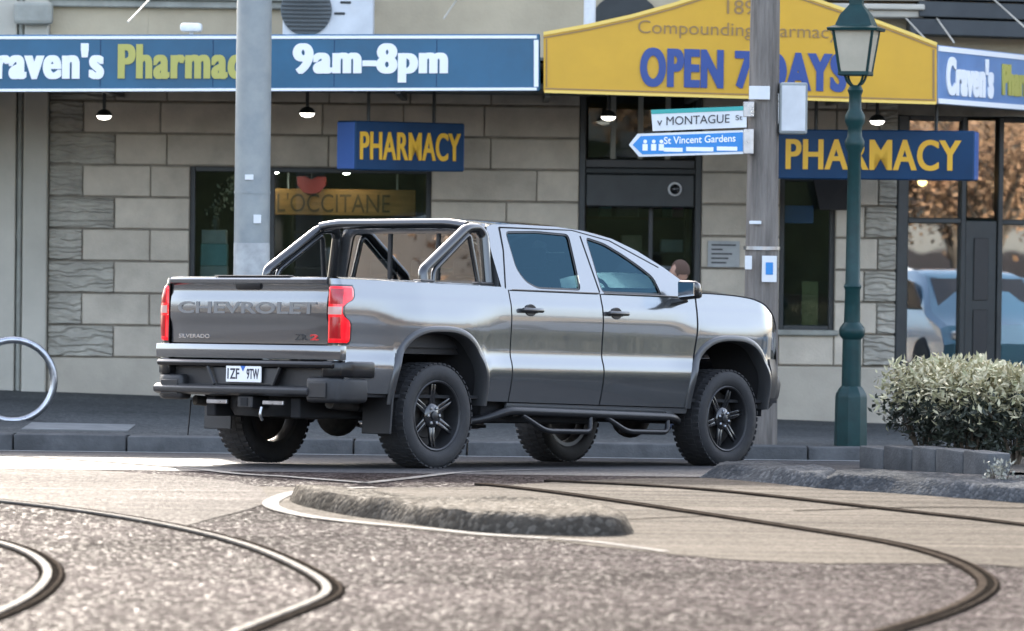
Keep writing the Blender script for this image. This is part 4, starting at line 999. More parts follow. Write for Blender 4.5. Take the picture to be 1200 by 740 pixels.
def shrub(c, rx, ry, h, seed, label, nl=3600):
    rnd = random.Random(seed); tb = thing('shrub', label, 'shrub', c, group='pale tipped shrubs in the stone planter')
    bm = BM()
    for i in range(14):
        a_ = rnd.uniform(0, math.tau); e = Vector((math.cos(a_) * rx * rnd.uniform(.2, .75), math.sin(a_) * ry * rnd.uniform(.2, .75), h * rnd.uniform(.55, .9)))
        tube(bm, smoothline([(e.x*.1, e.y*.1, 0), (e.x*.5, e.y*.5, h*.35), e], 3), [.012 - .0013*k for k in range(7)], 5)
    o = obj('stems', bm, M['stem'], tb, world=False); o['kind'] = 'stuff'
    dark, pale = BM(), BM()
    clumps = [(rnd.uniform(0, math.tau), rnd.uniform(.25, 1)) for _ in range(26)]
    for i in range(nl):
        a_, k = rnd.choice(clumps); a_ += rnd.gauss(0, .25); k = min(1.05, abs(k + rnd.gauss(0, .16)))
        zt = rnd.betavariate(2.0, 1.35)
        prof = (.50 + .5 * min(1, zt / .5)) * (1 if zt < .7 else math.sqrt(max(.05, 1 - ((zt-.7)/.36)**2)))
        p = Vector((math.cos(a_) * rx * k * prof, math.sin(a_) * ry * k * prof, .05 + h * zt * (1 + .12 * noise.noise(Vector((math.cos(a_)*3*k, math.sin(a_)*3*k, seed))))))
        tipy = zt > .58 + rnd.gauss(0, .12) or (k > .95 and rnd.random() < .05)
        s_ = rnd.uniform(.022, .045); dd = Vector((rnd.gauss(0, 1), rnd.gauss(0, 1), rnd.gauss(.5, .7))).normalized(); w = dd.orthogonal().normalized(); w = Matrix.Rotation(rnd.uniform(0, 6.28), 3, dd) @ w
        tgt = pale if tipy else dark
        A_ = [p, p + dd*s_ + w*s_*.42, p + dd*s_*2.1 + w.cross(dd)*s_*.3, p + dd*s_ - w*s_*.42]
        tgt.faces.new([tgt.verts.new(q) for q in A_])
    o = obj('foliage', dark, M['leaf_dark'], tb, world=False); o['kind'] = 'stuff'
    o = obj('pale_leaves', pale, M['leaf_pale'], tb, world=False); o['kind'] = 'stuff'  # paler leaves, mostly towards the top
    return tb
base = a + nrm * .62 - d * .46; hz = zz - .01
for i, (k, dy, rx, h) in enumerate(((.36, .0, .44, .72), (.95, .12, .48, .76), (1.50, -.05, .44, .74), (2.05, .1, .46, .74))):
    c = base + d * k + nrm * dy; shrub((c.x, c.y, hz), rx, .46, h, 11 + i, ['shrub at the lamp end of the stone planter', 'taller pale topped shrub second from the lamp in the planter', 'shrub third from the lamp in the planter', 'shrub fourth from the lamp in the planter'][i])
# pale weeds in the hump
c = GP(1172, 580); tb = thing('weed_clump', 'small pale weed clump growing on the long asphalt hump', 'plant', c)
bm = BM(); rnd = random.Random(3)
for i in range(120):
    a_ = rnd.uniform(0, 6.28); e = Vector((math.cos(a_)*rnd.uniform(0,.13), math.sin(a_)*rnd.uniform(0,.1), rnd.uniform(.08,.24))); s_ = .018; dd = Vector((rnd.gauss(0,1), rnd.gauss(0,1), 1)).normalized(); w = dd.orthogonal().normalized()
    bm.faces.new([bm.verts.new(q) for q in (e, e+dd*s_+w*s_*.6, e+dd*s_*2, e+dd*s_-w*s_*.6)])
o = obj('leaves', bm, mat('weed_leaf', (.26, .26, .21), .7, var=.3, scale=9), tb, world=False); o['kind'] = 'stuff'
bm = BM(); [tube(bm, [(0, 0, .0), (rnd.uniform(-.1,.1), rnd.uniform(-.08,.08), .18)], .004, 5) for i in range(9)]
o = obj('stalks', bm, M['stem'], tb, world=False); o['kind'] = 'stuff'

# pedestrian beyond the bonnet
def skinned(joints, bones, root):
    me = bpy.data.meshes.new('b'); me.from_pydata([j[0] for j in joints], bones, []); o = bpy.data.objects.new('b', me); COL.objects.link(o)
    o.modifiers.new('s', 'SKIN'); sv = me.skin_vertices[0].data
    for i, j in enumerate(joints): sv[i].radius = (j[1], j[2] if len(j) > 2 else j[1]); sv[i].use_root = (i == root)
    ss = o.modifiers.new('d', 'SUBSURF'); ss.levels = ss.render_levels = 2
    dg = bpy.context.evaluated_depsgraph_get(); out = bpy.data.meshes.new_from_object(o.evaluated_get(dg)); bpy.data.objects.remove(o); return out
q = FP(798, 330, 45.2); zf = fpz(q.x, 45.2)
pz = FP(798, 307, 45.2).z - zf                               # standing height
k = pz / 1.68
J = [((0,0,.92),.13,.10), ((0,0,1.10),.125,.095), ((0,0,1.30),.16,.105), ((0,0,1.42),.07,.06), ((0,.0,1.47),.05,.05),
     ((.17,0,1.36),.055), ((.24,-.02,1.10),.042), ((.25,.08,.88),.034), ((.255,.12,.80),.03),
     ((-.17,0,1.36),.055), ((-.24,.03,1.10),.042), ((-.24,.12,.88),.034), ((-.24,.15,.80),.03),
     ((.09,0,.86),.085), ((.10,.06,.48),.06), ((.10,-.06,.10),.042), ((.10,.08,.04),.035),
     ((-.09,0,.86),.085), ((-.10,.0,.48),.06), ((-.10,-.02,.10),.042), ((-.10,.12,.04),.035)]
Bn = [(0,1),(1,2),(2,3),(3,4),(2,5),(5,6),(6,7),(7,8),(2,9),(9,10),(10,11),(11,12),(0,13),(13,14),(14,15),(15,16),(0,17),(17,18),(18,19),(19,20)]
me = skinned(J, Bn, 0); me.transform(Matrix.Scale(k, 4))
t = thing('person', 'pedestrian with short brown hair walking past the shop door behind the bonnet', 'person', (q.x, 45.2, zf), R(70))
bd = obj('body', me, [mat('dark_coat', (.035, .035, .045), .9, var=.3, scale=6), mat('jeans', (.04, .05, .08), .9), mat('skin', (.42, .24, .17), .55)], t, 60, world=False)
for p in bd.data.polygons:
    z = p.center.z / k; p.material_index = 2 if (z > 1.44 or (z < .86 and abs(p.center.x) / k > .2)) else (1 if z < .84 else 0)
bm = BM(); bmesh.ops.create_icosphere(bm, subdivisions=3, radius=1)
for v in bm.verts:
    n = v.co.copy(); v.co = Vector((n.x*.074, n.y*.092, n.z*.112)); 
    if n.y > .8 and -.35 < n.z < .15: v.co.y += .018 * (1 - abs(n.x)*3) if abs(n.x) < .33 else 0
    if n.z < -.3: v.co.x *= .85
    v.co += Vector((0, .015, 1.58)); v.co *= k
obj('head', bm, bd.data.materials[2], t, 60, world=False)
bm = BM(); bmesh.ops.create_icosphere(bm, subdivisions=3, radius=1)
for v in list(bm.verts):
    if v.co.y > .35 and v.co.z < .45 or v.co.z < -.45: bm.verts.remove(v)
for v in bm.verts: v.co = (Vector((v.co.x*.083, v.co.y*.100, v.co.z*.117)) + Vector((0, .01, 1.587))) * k
obj('hair', bm, M['skin_cap'], t, 60, world=False)
# ================================================================ PICK-UP TRUCK
TW = Matrix(((.64353, -.76538, .00832, -1.3448), (.76468, .64334, .03695, 36.7107), (-.03363, -.01741, .99928, -.0832), (0, 0, 0, 1)))
truck = thing('pickup_truck', 'grey crew cab pickup truck with black wheels and sports bar turning at the kerb', 'truck', matrix=TW)
def T(name, bm, m, parent=None, smooth=35): return obj(name, bm, M[m] if isinstance(m, str) else m, parent or truck, smooth, world=False)
WP = [(.42,.940),(.50,.962),(.58,.980),(.66,.996),(.74,1.008),(.79,1.010),(.84,1.003),(.885,.988),(.93,.981),(1.02,.984),(1.12,.990),(1.20,.992),(1.27,.987),(1.325,.979),(1.345,.972),(1.40,.958),(1.47,.940)]
RX, FX = .02, 3.765
def W(x, z):
    w = interp(WP, z)
    for xc in (RX, FX):
        k = math.exp(-(abs(x - xc) / .60) ** 4)
        lowfix = sstep(.97, .75, z)                       # over the arches there is no lower shoulder
        w += k * (.030 * sstep(1.34, 1.10, z))
    if x > 4.2: w -= .22 * ((x - 4.2) / .5) ** 2
    if x < -.2: w -= .028 * ((-.2 - x) / .9)
    return w
def arch(x, xc, hw, zt, z0=.50, n=2.7):
    u = abs(x - xc) / hw
    return z0 if u >= 1 else z0 + (zt - z0) * (1 - u ** n) ** (1 / n)
def columns(x0, x1, n, arches=()):
    xs = {round(x0 + (x1 - x0) * i / n, 5) for i in range(n + 1)}
    for xc, hw in arches:
        for k in range(25):
            x = xc + hw * math.cos(math.pi * k / 24)
            if x0 < x < x1: xs.add(round(x, 5))
    xs = sorted(xs); out = [xs[0]]
    for x in xs[1:]:
        if x - out[-1] > .006 or x == xs[-1]: out.append(x)
    return out
def panel(sgn, xs, bot, top, nz=34, off=0.0, shear=lambda x, z: 0.0):
    bm = BM(); V = []
    for x in xs:
        zb, zt = bot(x), top(x); col = []
        for j in range(nz + 1):
            z = zb + (zt - zb) * j / nz; xx = x + shear(x, z); col.append(bm.verts.new((xx, sgn * (W(xx, z) + off), z)))
        V.append(col)
    for i in range(len(xs) - 1):
        for j in range(nz): bm.faces.new((V[i][j], V[i+1][j], V[i+1][j+1], V[i][j+1]))
    # folded edges so that the panel has thickness
    edge = [c[0] for c in V] + V[-1][1:] + [c[-1] for c in V[:-1]][::-1] + V[0][1:-1][::-1]
    inn = [bm.verts.new((v.co.x, v.co.y - sgn * .022, v.co.z)) for v in edge]; n = len(edge)
    for i in range(n): bm.faces.new((edge[i], edge[(i+1) % n], inn[(i+1) % n], inn[i]))
    bmesh.ops.recalc_face_normals(bm, faces=bm.faces[:]); return bm
HW, ZT = .545, 1.085
RAIL = lambda x: 1.462 - .012 * (x + 1.06) / 1.9
BELT = 1.43
sill = lambda x: .545 - .012 * x
fsh = lambda x, z: .14 * (z - .85) * sstep(2.6, 3.24, x)
fsh2 = lambda x, z: .14 * (z - .85) * sstep(3.9, 3.27, x)
FT = [(3.20,1.457),(3.5,1.468),(3.8,1.462),(4.1,1.442),(4.28,1.40),(4.40,1.335),(4.52,1.235),(4.62,1.10)]
yg = lambda z: .95 - .36 * (z - 1.43)
def closed_fillet(P, r):
    n = len(P); out = []
    for i in range(n):
        a, b, c = Vector(P[i-1]).to_3d(), Vector(P[i]).to_3d(), Vector(P[(i+1) % n]).to_3d(); d1, d2 = a - b, c - b; k = min(r, d1.length*.4, d2.length*.4)
        p, q = b + d1.normalized()*k, b + d2.normalized()*k
        for j in range(5): t = j/4; w = p*(1-t)**2 + b*2*t*(1-t) + q*t*t; out.append((w.x, w.y))
    return out
RWIN = closed_fillet([(1.035,1.905),(1.45,1.922),(1.848,1.912),(1.838,1.68),(1.822,1.447),(1.27,1.447),(1.135,1.497),(1.056,1.60)], .05)
FWIN = closed_fillet([(2.055,1.898),(2.287,1.852),(2.494,1.768),(2.69,1.672),(2.835,1.585),(2.885,1.437),(2.47,1.437),(2.085,1.437),(2.072,1.67)], .05)
TOPL = [(.815,1.43),(.80,1.70),(.80,1.88),(.82,1.935),(.90,1.955),(1.2,1.966),(1.7,1.966),(2.05,1.945),(2.4,1.893),(2.7,1.802),(3.0,1.675),(3.25,1.545),(3.40,1.458),(3.40,1.43)]
def shrink(P, d):
    n = len(P); out = []
    area = sum(P[i][0]*P[(i+1) % n][1] - P[(i+1) % n][0]*P[i][1] for i in range(n)); s = 1 if area > 0 else -1
    for i in range(n):
        a, b = Vector(P[i-1]), Vector(P[(i+1) % n]); t = (b - a).normalized(); nn = Vector((-t.y, t.x)) * s; out.append((P[i][0] + nn.x*d, P[i][1] + nn.y*d))
    return out
for sgn in (-1, 1):
    sfx = sgn
    # bed side
    bx = columns(-1.065, .885, 40, [(RX, HW)])
    bed = T('bed_side', panel(sgn, bx, lambda x: max(sill(x) + (.03 if x < -.3 else 0), arch(x, RX, HW, ZT)), RAIL), 'paint')
    # rail cap rolls over to the inside
    bm = BM(); grid(bm, 30, 5, lambda u, v: (-1.065 + 1.95*u, sgn * (W(-1.065 + 1.95*u, 1.46) - .001 - .115*v), RAIL(-1.065 + 1.95*u) + .016*math.sin(min(1, v*1.6)*math.pi/2) - (.05 if v > .99 else 0))); T('rail_cap', bm, 'paint', bed, 50)
    bm = BM(); box(bm, (-1.03, min(sgn*.80, sgn*.83), .95), (.83, max(sgn*.80, sgn*.83), 1.44)); T('inner_bed_wall', bm, 'plastic_black', bed)
    # doors
    for nm, xs_, sh, win, hx in (('rear_door', columns(.900, 2.048, 24), lambda x, z: 0.0, RWIN, 1.128), ('front_door', columns(2.066, 3.24, 26), fsh, FWIN, 2.228)):
        dr = T(nm, panel(sgn, xs_, lambda x: sill(x), lambda x: BELT, 40, 0, sh), 'paint')
        gl = shrink(win, -.012); bm = BM(); fillpoly(bm, [gl], lambda x, z: (x, sgn*(yg(z) - .016), z)); T('window_glass', bm, 'car_glass', dr, 60)
        bm = BM(); fillpoly(bm, [shrink(win, -.004), shrink(win, .016)], lambda x, z: (x, sgn*(yg(z) - .006), z)); T('window_seal', bm, 'satin_black', dr)
        bm = BM(); y0 = W(hx, 1.272)
        hexa(bm, [(hx-.125, sgn*(y0+.012), 1.252), (hx+.125, sgn*(y0+.012), 1.252), (hx+.125, sgn*(y0+.05), 1.255), (hx-.125, sgn*(y0+.05), 1.255), (hx-.125, sgn*(y0+.012), 1.292), (hx+.125, sgn*(y0+.012), 1.292), (hx+.125, sgn*(y0+.048), 1.29), (hx-.125, sgn*(y0+.048), 1.29)], .012, 2)
        hn = T('door_handle', bm, 'gloss_black', dr, 40)
        bm = BM(); lathe(bm, [(.05, .004), (.044, .010), (.0, .006)], 18, 'y', (hx, 0, 1.272)); 
        for v in bm.verts: v.co.y = sgn*(y0 + v.co.y); v.co.x = hx + (v.co.x - hx)*1.5
        T('handle_recess', bm, 'satin_black', dr)
        bm = BM(); a_ = xs_[0] + .02; b_ = xs_[-1] - .01
        grid(bm, 20, 3, lambda u, v: (a_ + (b_-a_)*u, sgn*(.958 + .008*math.sin(v*math.pi)), 1.424 + .014*v)); T('belt_moulding', bm, 'satin_black', dr)
    # fender, headlight, sill
    fx = columns(3.262, 4.62, 30, [(FX, HW)])
    fd = T('fender', panel(sgn, fx, lambda x: max(sill(x) if x < 3.6 else .60, arch(x, FX, HW, ZT)), lambda x: interp(FT, x), 34, 0, fsh2), 'paint')
    bm = panel(sgn, columns(4.40, 4.625, 10), lambda x: .97 + (4.6-x)*.2, lambda x: min(1.17, interp(FT, x) - .01) - (4.6-x)*.05 + .0, 8, .006); T('headlight', bm, 'headlight')
    bm = panel(sgn, columns(4.33, 4.625, 10), lambda x: .60, lambda x: .93, 8, .012); T('bumper_corner', bm, 'satin_black')
    bm = panel(sgn, columns(.885, 3.22, 30), lambda x: .47 - .004*x, lambda x: sill(x) - .008, 5, -.004); T('rocker_panel', bm, 'paint')
    # wheel arch mouldings and liners
    for nm, xc in (('wheel_arch_moulding', RX), ('wheel_arch_moulding', FX)):
        bm = BM(); n = 44; rows = []
        sec = [(.588, 1.124, .001), (.584, 1.120, .012), (.575, 1.112, .018), (.555, 1.092, .022), (.540, 1.078, .022), (.530, 1.068, .008), (.527, 1.065, -.10)]
        for i in range(n + 1):
            a_ = math.pi * i / n; row = []
            for hw, zt, off in sec:
                cx, sz = math.cos(a_), math.sin(a_)
                x = xc + hw * math.copysign(abs(cx) ** (2/2.7), cx); z = .50 + (zt - .50) * sz ** (2/2.7)
                row.append(bm.verts.new((x, sgn*(W(min(x, 4.35), max(z, .52)) + off), z)))
            rows.append(row)
        for r1, r2 in zip(rows, rows[1:]):
            for j in range(len(sec)-1): bm.faces.new((r1[j], r1[j+1], r2[j+1], r2[j]))
        bmesh.ops.recalc_face_normals(bm, faces=bm.faces[:]); T(nm, bm, 'arch_paint', None, 50)
        bm = BM(); rows = []
        for i in range(n + 1):
            a_ = math.pi * i / n; cx, sz = math.cos(a_), math.sin(a_); x = xc + .545 * math.copysign(abs(cx) ** (2/2.7), cx); z = .44 + .645 * sz ** (2/2.7)
            rows.append([bm.verts.new((x, sgn*.93, z)), bm.verts.new((x, sgn*.45, z))])
        for r1, r2 in zip(rows, rows[1:]): bm.faces.new((r1[0], r1[1], r2[1], r2[0]))
        T('wheel_well', bm, 'matt_black', None, 50)
    # cab side frame above the belt
    bm = BM(); fillpoly(bm, [TOPL, RWIN, FWIN], lambda x, z: (x, sgn*yg(z), z)); cs = T('cab_side_frame', bm, 'paint', None, 30)
    bm = BM(); tube(bm, [(2.058, sgn*(yg(1.44)+.0), 1.44), (1.99, sgn*(yg(1.9)+.0), 1.90)], .006, 6); T('door_seam', bm, 'matt_black', cs)
    bm = BM(); tube(bm, [(.86, sgn*(yg(1.44)+.002), 1.44), (.955, sgn*(yg(1.75)+.002), 1.75), (.975, sgn*(yg(1.92)+.0), 1.935), (1.9, sgn*(yg(1.945)), 1.944), (2.36, sgn*yg(1.875), 1.875), (2.93, sgn*yg(1.672), 1.672)], .005, 6); T('door_seam', bm, 'matt_black', cs)
    # mirror
    bm = BM(); hexa(bm, [(2.985, sgn*1.02, 1.40), (2.985, sgn*1.235, 1.42), (3.10, sgn*1.225, 1.42), (3.12, sgn*1.02, 1.40), (2.975, sgn*1.02, 1.575), (2.975, sgn*1.235, 1.565), (3.07, sgn*1.22, 1.555), (3.09, sgn*1.02, 1.565)], .035, 3); mi = T('door_mirror', bm, 'gloss_black', None, 50)
    bm = BM(); hexa(bm, [(2.974, sgn*1.045, 1.425), (2.974, sgn*1.21, 1.44), (2.98, sgn*1.21, 1.44), (2.98, sgn*1.045, 1.425), (2.968, sgn*1.045, 1.55), (2.968, sgn*1.21, 1.545), (2.98, sgn*1.21, 1.545), (2.98, sgn*1.045, 1.55)]); T('mirror_glass', bm, 'chrome', mi)
    bm = BM(); hexa(bm, [(2.97, sgn*.94, 1.36), (3.02, sgn*1.07, 1.385), (3.09, sgn*1.07, 1.385), (3.12, sgn*.94, 1.36), (2.98, sgn*.93, 1.42), (3.02, sgn*1.07, 1.42), (3.08, sgn*1.07, 1.42), (3.10, sgn*.93, 1.42)], .012, 2); T('mirror_arm', bm, 'satin_black', mi, 40)
    # mud flap
    bm = BM(); hexa(bm, [(-.555, sgn*.70, .27), (-.555, sgn*1.0, .27), (-.535, sgn*1.0, .27), (-.535, sgn*.70, .27), (-.54, sgn*.70, .62), (-.54, sgn*1.01, .62), (-.52, sgn*1.01, .62), (-.52, sgn*.70, .62)], .006); T('mud_flap', bm, 'plastic_black')
    # side step
    bm = BM(); tube(bm, fillet([(.50, sgn*.80, .36), (.68, sgn*.93, .40), (.86, sgn*1.0, .465), (3.0, sgn*1.0, .425), (3.14, sgn*.93, .395)], .12), .034, 10); st = T('side_step', bm, 'step_metal', None, 60)
    for x0, x1 in ((1.03, 1.90), (2.08, 2.92)):
        bm = BM(); tube(bm, fillet([(x0, sgn*1.0, .43), (x0 + .28, sgn*1.02, .305), (x1 - .02, sgn*1.02, .30), (x1, sgn*1.0, .42)], .08), .022, 8); T('step_loop', bm, 'step_metal', st, 60)
        bm = BM(); box(bm, (x0 + .28, min(sgn*.93, sgn*1.025), .29), (x1 - .05, max(sgn*.93, sgn*1.025), .322), .006); T('step_tread', bm, 'plastic_black', st)
    for x in (.95, 1.95, 2.98): bm = BM(); box(bm, (x, min(sgn*.5, sgn*.98), .42), (x + .06, max(sgn*.5, sgn*.98), .46)); T('step_bracket', bm, 'satin_black', st)
    # rear corner post, folded round the corner, and tail light
    def corner(s, z, off=0.0):
        w = W(-1.065, z); P = [(-1.125, .848), (-1.125, w - .07)]
        for k in range(1, 7):
            a_ = k / 6 * math.pi / 2; P.append((-1.125 + .065 - .065*math.cos(a_), w - .07 + .07*math.sin(a_)))
        P += [(-1.0, W(-1.0, z)), (-.92, W(-.92, z))]
        L_ = [0]
        for p, q in zip(P, P[1:]): L_.append(L_[-1] + math.dist(p, q))
        s = min(s, L_[-1] - 1e-6)
        for i in range(len(P)-1):
            if s <= L_[i+1]: break
        t = (s - L_[i]) / (L_[i+1] - L_[i]); x = P[i][0] + (P[i+1][0]-P[i][0])*t; y = P[i][1] + (P[i+1][1]-P[i][1])*t
        dx, dy = P[i+1][0]-P[i][0], P[i+1][1]-P[i][1]; l = math.hypot(dx, dy); nx, ny = -dy/l, dx/l
        return (x + nx*off, sgn*(y + ny*off), z)
    Lc = .848; 
    def clen(z): return (W(-1.065, z) - .07 - .848) + .106
    bm = BM(); grid(bm, 22, 20, lambda u, v: corner(u * clen(.83 + (1.462-.83)*v), .83 + (1.462-.83)*v)); cp = T('bed_corner', bm, 'paint', None, 40)
    smax = [(.965,.185),(.99,.205),(1.10,.210),(1.135,.200),(1.165,.150),(1.20,.128),(1.24,.130),(1.275,.165),(1.30,.225),(1.33,.240),(1.385,.235),(1.405,.215)]
    lens = T('tail_light', (lambda b: (grid(b, 14, 30, lambda u, v: corner(.004 + (interp(smax, .965+.44*v) - .004)*u, .965+.44*v, .014 - (.012 if u < .01 or u > .99 or v < .01 or v > .99 else 0))), b)[1])(BM()), 'red_lens', None, 40)
    bm = BM(); grid(bm, 16, 30, lambda u, v: corner(-.0 + (interp(smax, .953+.464*v) + .012)*u, .953+.464*v, .004)); T('light_surround', bm, 'gloss_black', lens, 50)
    bm = BM(); grid(bm, 8, 6, lambda u, v: corner(.012 + .105*u, 1.185 + .06*v, .018)); T('reverse_lens', bm, 'clear_lens', lens, 50)
    for z0, z1, s1 in ((1.00, 1.165, .11), (1.265, 1.385, .12)):
        bm = BM(); grid(bm, 8, 6, lambda u, v: corner(.03 + (s1-.03)*u, z0 + (z1-z0)*v, .0165 + .003*math.sin(u*math.pi)*math.sin(v*math.pi))); T('lamp_element', bm, 'red_lens2', lens, 50)
# sheet behind the panel gaps
for sgn in (-1, 1):
    bm = BM(); xs_ = columns(-1.03, 4.5, 60, [(RX, .56), (FX, .56)])
    V = [[bm.verts.new((x, sgn*(W(x, z0 + (1.40 - .03 - z0) * j / 10 if False else z0 + (min(1.40, interp(FT, x) - .03 if x > 3.2 else 1.40) - z0) * j / 10) - .03), z0 + (min(1.40, interp(FT, x) - .03 if x > 3.2 else 1.40) - z0) * j / 10)) for j in range(11)] for x in xs_ for z0 in [max(.56, arch(x, RX, .56, 1.10), arch(x, FX, .56, 1.10))]]
    for i in range(len(xs_)-1):
        for j in range(10): bm.faces.new((V[i][j], V[i+1][j], V[i+1][j+1], V[i][j+1]))
    T('inner_body', bm, 'matt_black', None, 50)
# roof and windscreen
def ztop(x): return interp([p for p in TOPL[3:-1]], x)
bm = BM(); grid(bm, 30, 24, lambda u, v: (lambda x: (x, (2*v-1)*yg(ztop(x)), ztop(x) + .05*(1-abs(2*v-1)**2.4)))(.82 + (2.42-.82)*u)); T('roof', bm, 'paint', None, 50)
bm = BM(); grid(bm, 18, 24, lambda u, v: (lambda x: (x + .16*u*(1-(2*v-1)**2), (2*v-1)*(yg(ztop(x)) - .03), ztop(x) - .004 + .045*(1-abs(2*v-1)**2.4)*(1-u*.6)))(2.42 + (3.40-2.42)*u)); T('windscreen', bm, 'car_glass_front', None, 60)
# cab back
bm = BM(); o_ = closed_fillet([(-.78, 1.92), (.78, 1.92), (.93, 1.44), (.93, .96), (-.93, .96), (-.93, 1.44)], .05); h_ = closed_fillet([(-.66, 1.88), (.66, 1.88), (.74, 1.50), (-.74, 1.50)], .05)
fillpoly(bm, [o_, h_], lambda y, z: (.815, y, z)); cb = T('cab_back', bm, 'paint')
bm = BM(); grid(bm, 1, 20, lambda u, v: (.80 + .02*u, (2*v-1)*.765, 1.925 + .03*u + .035*(1-abs(2*v-1)**2.4))); T('roof_rear_lip', bm, 'paint', cb, 50)
bm = BM(); fillpoly(bm, [closed_fillet([(-.67, 1.89), (.67, 1.89), (.75, 1.49), (-.75, 1.49)], .05)], lambda y, z: (.825, y, z)); rg = T('rear_glass', bm, 'car_glass_rear', cb)
for y in (-.26, .26): bm = BM(); box(bm, (.808, y - .012, 1.50), (.823, y + .012, 1.88)); T('glass_divider', bm, 'satin_black', rg)
# cabin: seats, head rests, dash, headlining
bm = BM(); box(bm, (.86, -.70, 1.0), (1.05, .70, 1.50), .06, 3); rs = T('rear_seat', bm, 'seat', None, 50)
for y in (-.45, .0, .45): bm = BM(); box(bm, (.90, y - .12, 1.53), (1.0, y + .12, 1.68), .04, 3); T('headrest', bm, 'seat', rs, 50)
for y in (-.42, .42):
    bm = BM(); hexa(bm, [(1.95, y-.26, 1.0), (2.12, y-.26, 1.0), (2.12, y+.26, 1.0), (1.95, y+.26, 1.0), (1.78, y-.24, 1.60), (1.90, y-.24, 1.60), (1.90, y+.24, 1.60), (1.78, y+.24, 1.60)], .05, 3); fs = T('front_seat', bm, 'seat', None, 50)
    bm = BM(); box(bm, (1.76, y - .14, 1.63), (1.85, y + .14, 1.80), .04, 3); T('headrest', bm, 'seat', fs, 50)
bm = BM(); box(bm, (2.75, -.85, .98), (3.25, .85, 1.42), .06, 3); T('dashboard', bm, 'seat', None, 50)
bm = BM(); box(bm, (.83, -.90, .90), (3.3, .90, .97)); T('cabin_floor', bm, 'matt_black')
bm = BM(); lathe(bm, [(.19 + .016*math.cos(k*math.tau/8), .016*math.sin(k*math.tau/8)) for k in range(9)], 24, 'x', (2.62, -.42, 1.38)); T('steering_wheel', bm, 'seat', None, 50)
bm = BM(); box(bm, (2.58, -.13, 1.72), (2.62, .13, 1.79), .015, 2); T('rear_view_mirror', bm, 'satin_black')
# bed
bm = BM(); box(bm, (-1.08, -.80, .90), (.83, .80, .96)); T('bed_floor', bm, 'plastic_black')
bm = BM(); box(bm, (.83, -.92, .95), (.862, .92, 1.445), .006); T('bed_front_wall', bm, 'plastic_black')
# tailgate
TG = [(.955,-1.117),(1.06,-1.119),(1.12,-1.127),(1.155,-1.140),(1.20,-1.142),(1.27,-1.140),(1.315,-1.134),(1.35,-1.122),(1.395,-1.120),(1.410,-1.128),(1.425,-1.148),(1.452,-1.152),(1.468,-1.140),(1.474,-1.10),(1.472,-1.055),(1.44,-1.05),(.96,-1.05)]
bm = BM(); rows = []
for i in range(25):
    y = -.835 + 1.67*i/24; e = .012 * (abs(y)/.835)**10
    rows.append([bm.verts.new((x + e, y, z)) for z, x in TG])
for a_, b_ in zip(rows, rows[1:]):
    for j in range(len(TG)-1): bm.faces.new((a_[j], a_[j+1], b_[j+1], b_[j]))
bm.faces.new(rows[0]); bm.faces.new(rows[-1][::-1]); bmesh.ops.recalc_face_normals(bm, faces=bm.faces[:])
tg = T('tailgate', bm, 'paint', None, 32)
bm = BM(); hexa(bm, [(-1.135,-.135,1.372), (-1.135,.12,1.372), (-1.10,.12,1.372), (-1.10,-.135,1.372), (-1.150,-.15,1.425), (-1.150,.135,1.425), (-1.10,.135,1.425), (-1.10,-.15,1.425)], .01, 2); T('tailgate_handle', bm, 'satin_black', tg, 40)
bm = BM(); box(bm, (-1.148, -.45, 1.474), (-1.09, .35, 1.484), .004); T('top_cap', bm, 'satin_black', tg)
def tl(words, y0, y1, z0, z1, x, m, bold=.02, thick=.012, nm='lettering', par=None):
    me = text_mesh(words, bold, .5); X_ = [v.co.x for v in me.vertices]; Y_ = [v.co.y for v in me.vertices]; a_, b_, c_, d_ = min(X_), max(X_), min(Y_), max(Y_)
    for v in me.vertices: u, t_, e = v.co; v.co = (x - e*thick, y0 + (y1-y0)*(u-a_)/(b_-a_), z0 + (z1-z0)*(t_-c_)/(d_-c_))
    me.materials.append(M[m]); o = bpy.data.objects.new(nm, me); COL.objects.link(o); o.parent = par or tg; return o
tl('CHEVROLET', .74, -.74, 1.185, 1.278, -1.1405, 'badge_dark', .02, .008)
tl('SILVERADO', .745, .41, .990, 1.022, -1.1175, 'badge', .02, .008)
tl('ZR', -.50, -.63, .985, 1.03, -1.1175, 'satin_black', .03, .008)
tl('2', -.66, -.745, .985, 1.03, -1.1175, 'badge_red', .03, .008)
# painted valance and bumper
bm = BM(); prism(bm, [(-1.128,.945), (-1.134,.90), (-1.128,.835), (-1.06,.835), (-1.06,.945)], -.985, .985, 'y', .006, 2); T('rear_valance', bm, 'paint', None, 40)
bm = BM(); prism(bm, [(-1.10,.828), (-1.215,.822), (-1.235,.800), (-1.225,.772), (-1.10,.765)], -.93, .93, 'y', .008, 2); bp_ = T('rear_bumper', bm, 'bumper_black', None, 40); bp_.location.x = .055
bm = BM(); prism(bm, [(-1.08,.632), (-1.215,.628), (-1.25,.605), (-1.245,.565), (-1.20,.548), (-1.08,.545)], -.70, .95, 'y', .008, 2); T('lower_bar', bm, 'bumper_grey', bp_, 40)
bm = BM(); box(bm, (-1.14, -.95, .545), (-1.06, .95, .826)); T('backing_panel', bm, 'satin_black', bp_)
bm = BM(); hexa(bm, [(-1.20,-.30,.63), (-1.20,.30,.63), (-1.13,.30,.63), (-1.13,-.30,.63), (-1.19,-.37,.768), (-1.19,.37,.768), (-1.13,.37,.768), (-1.13,-.37,.768)], .006); T('plate_recess', bm, 'satin_black', bp_)
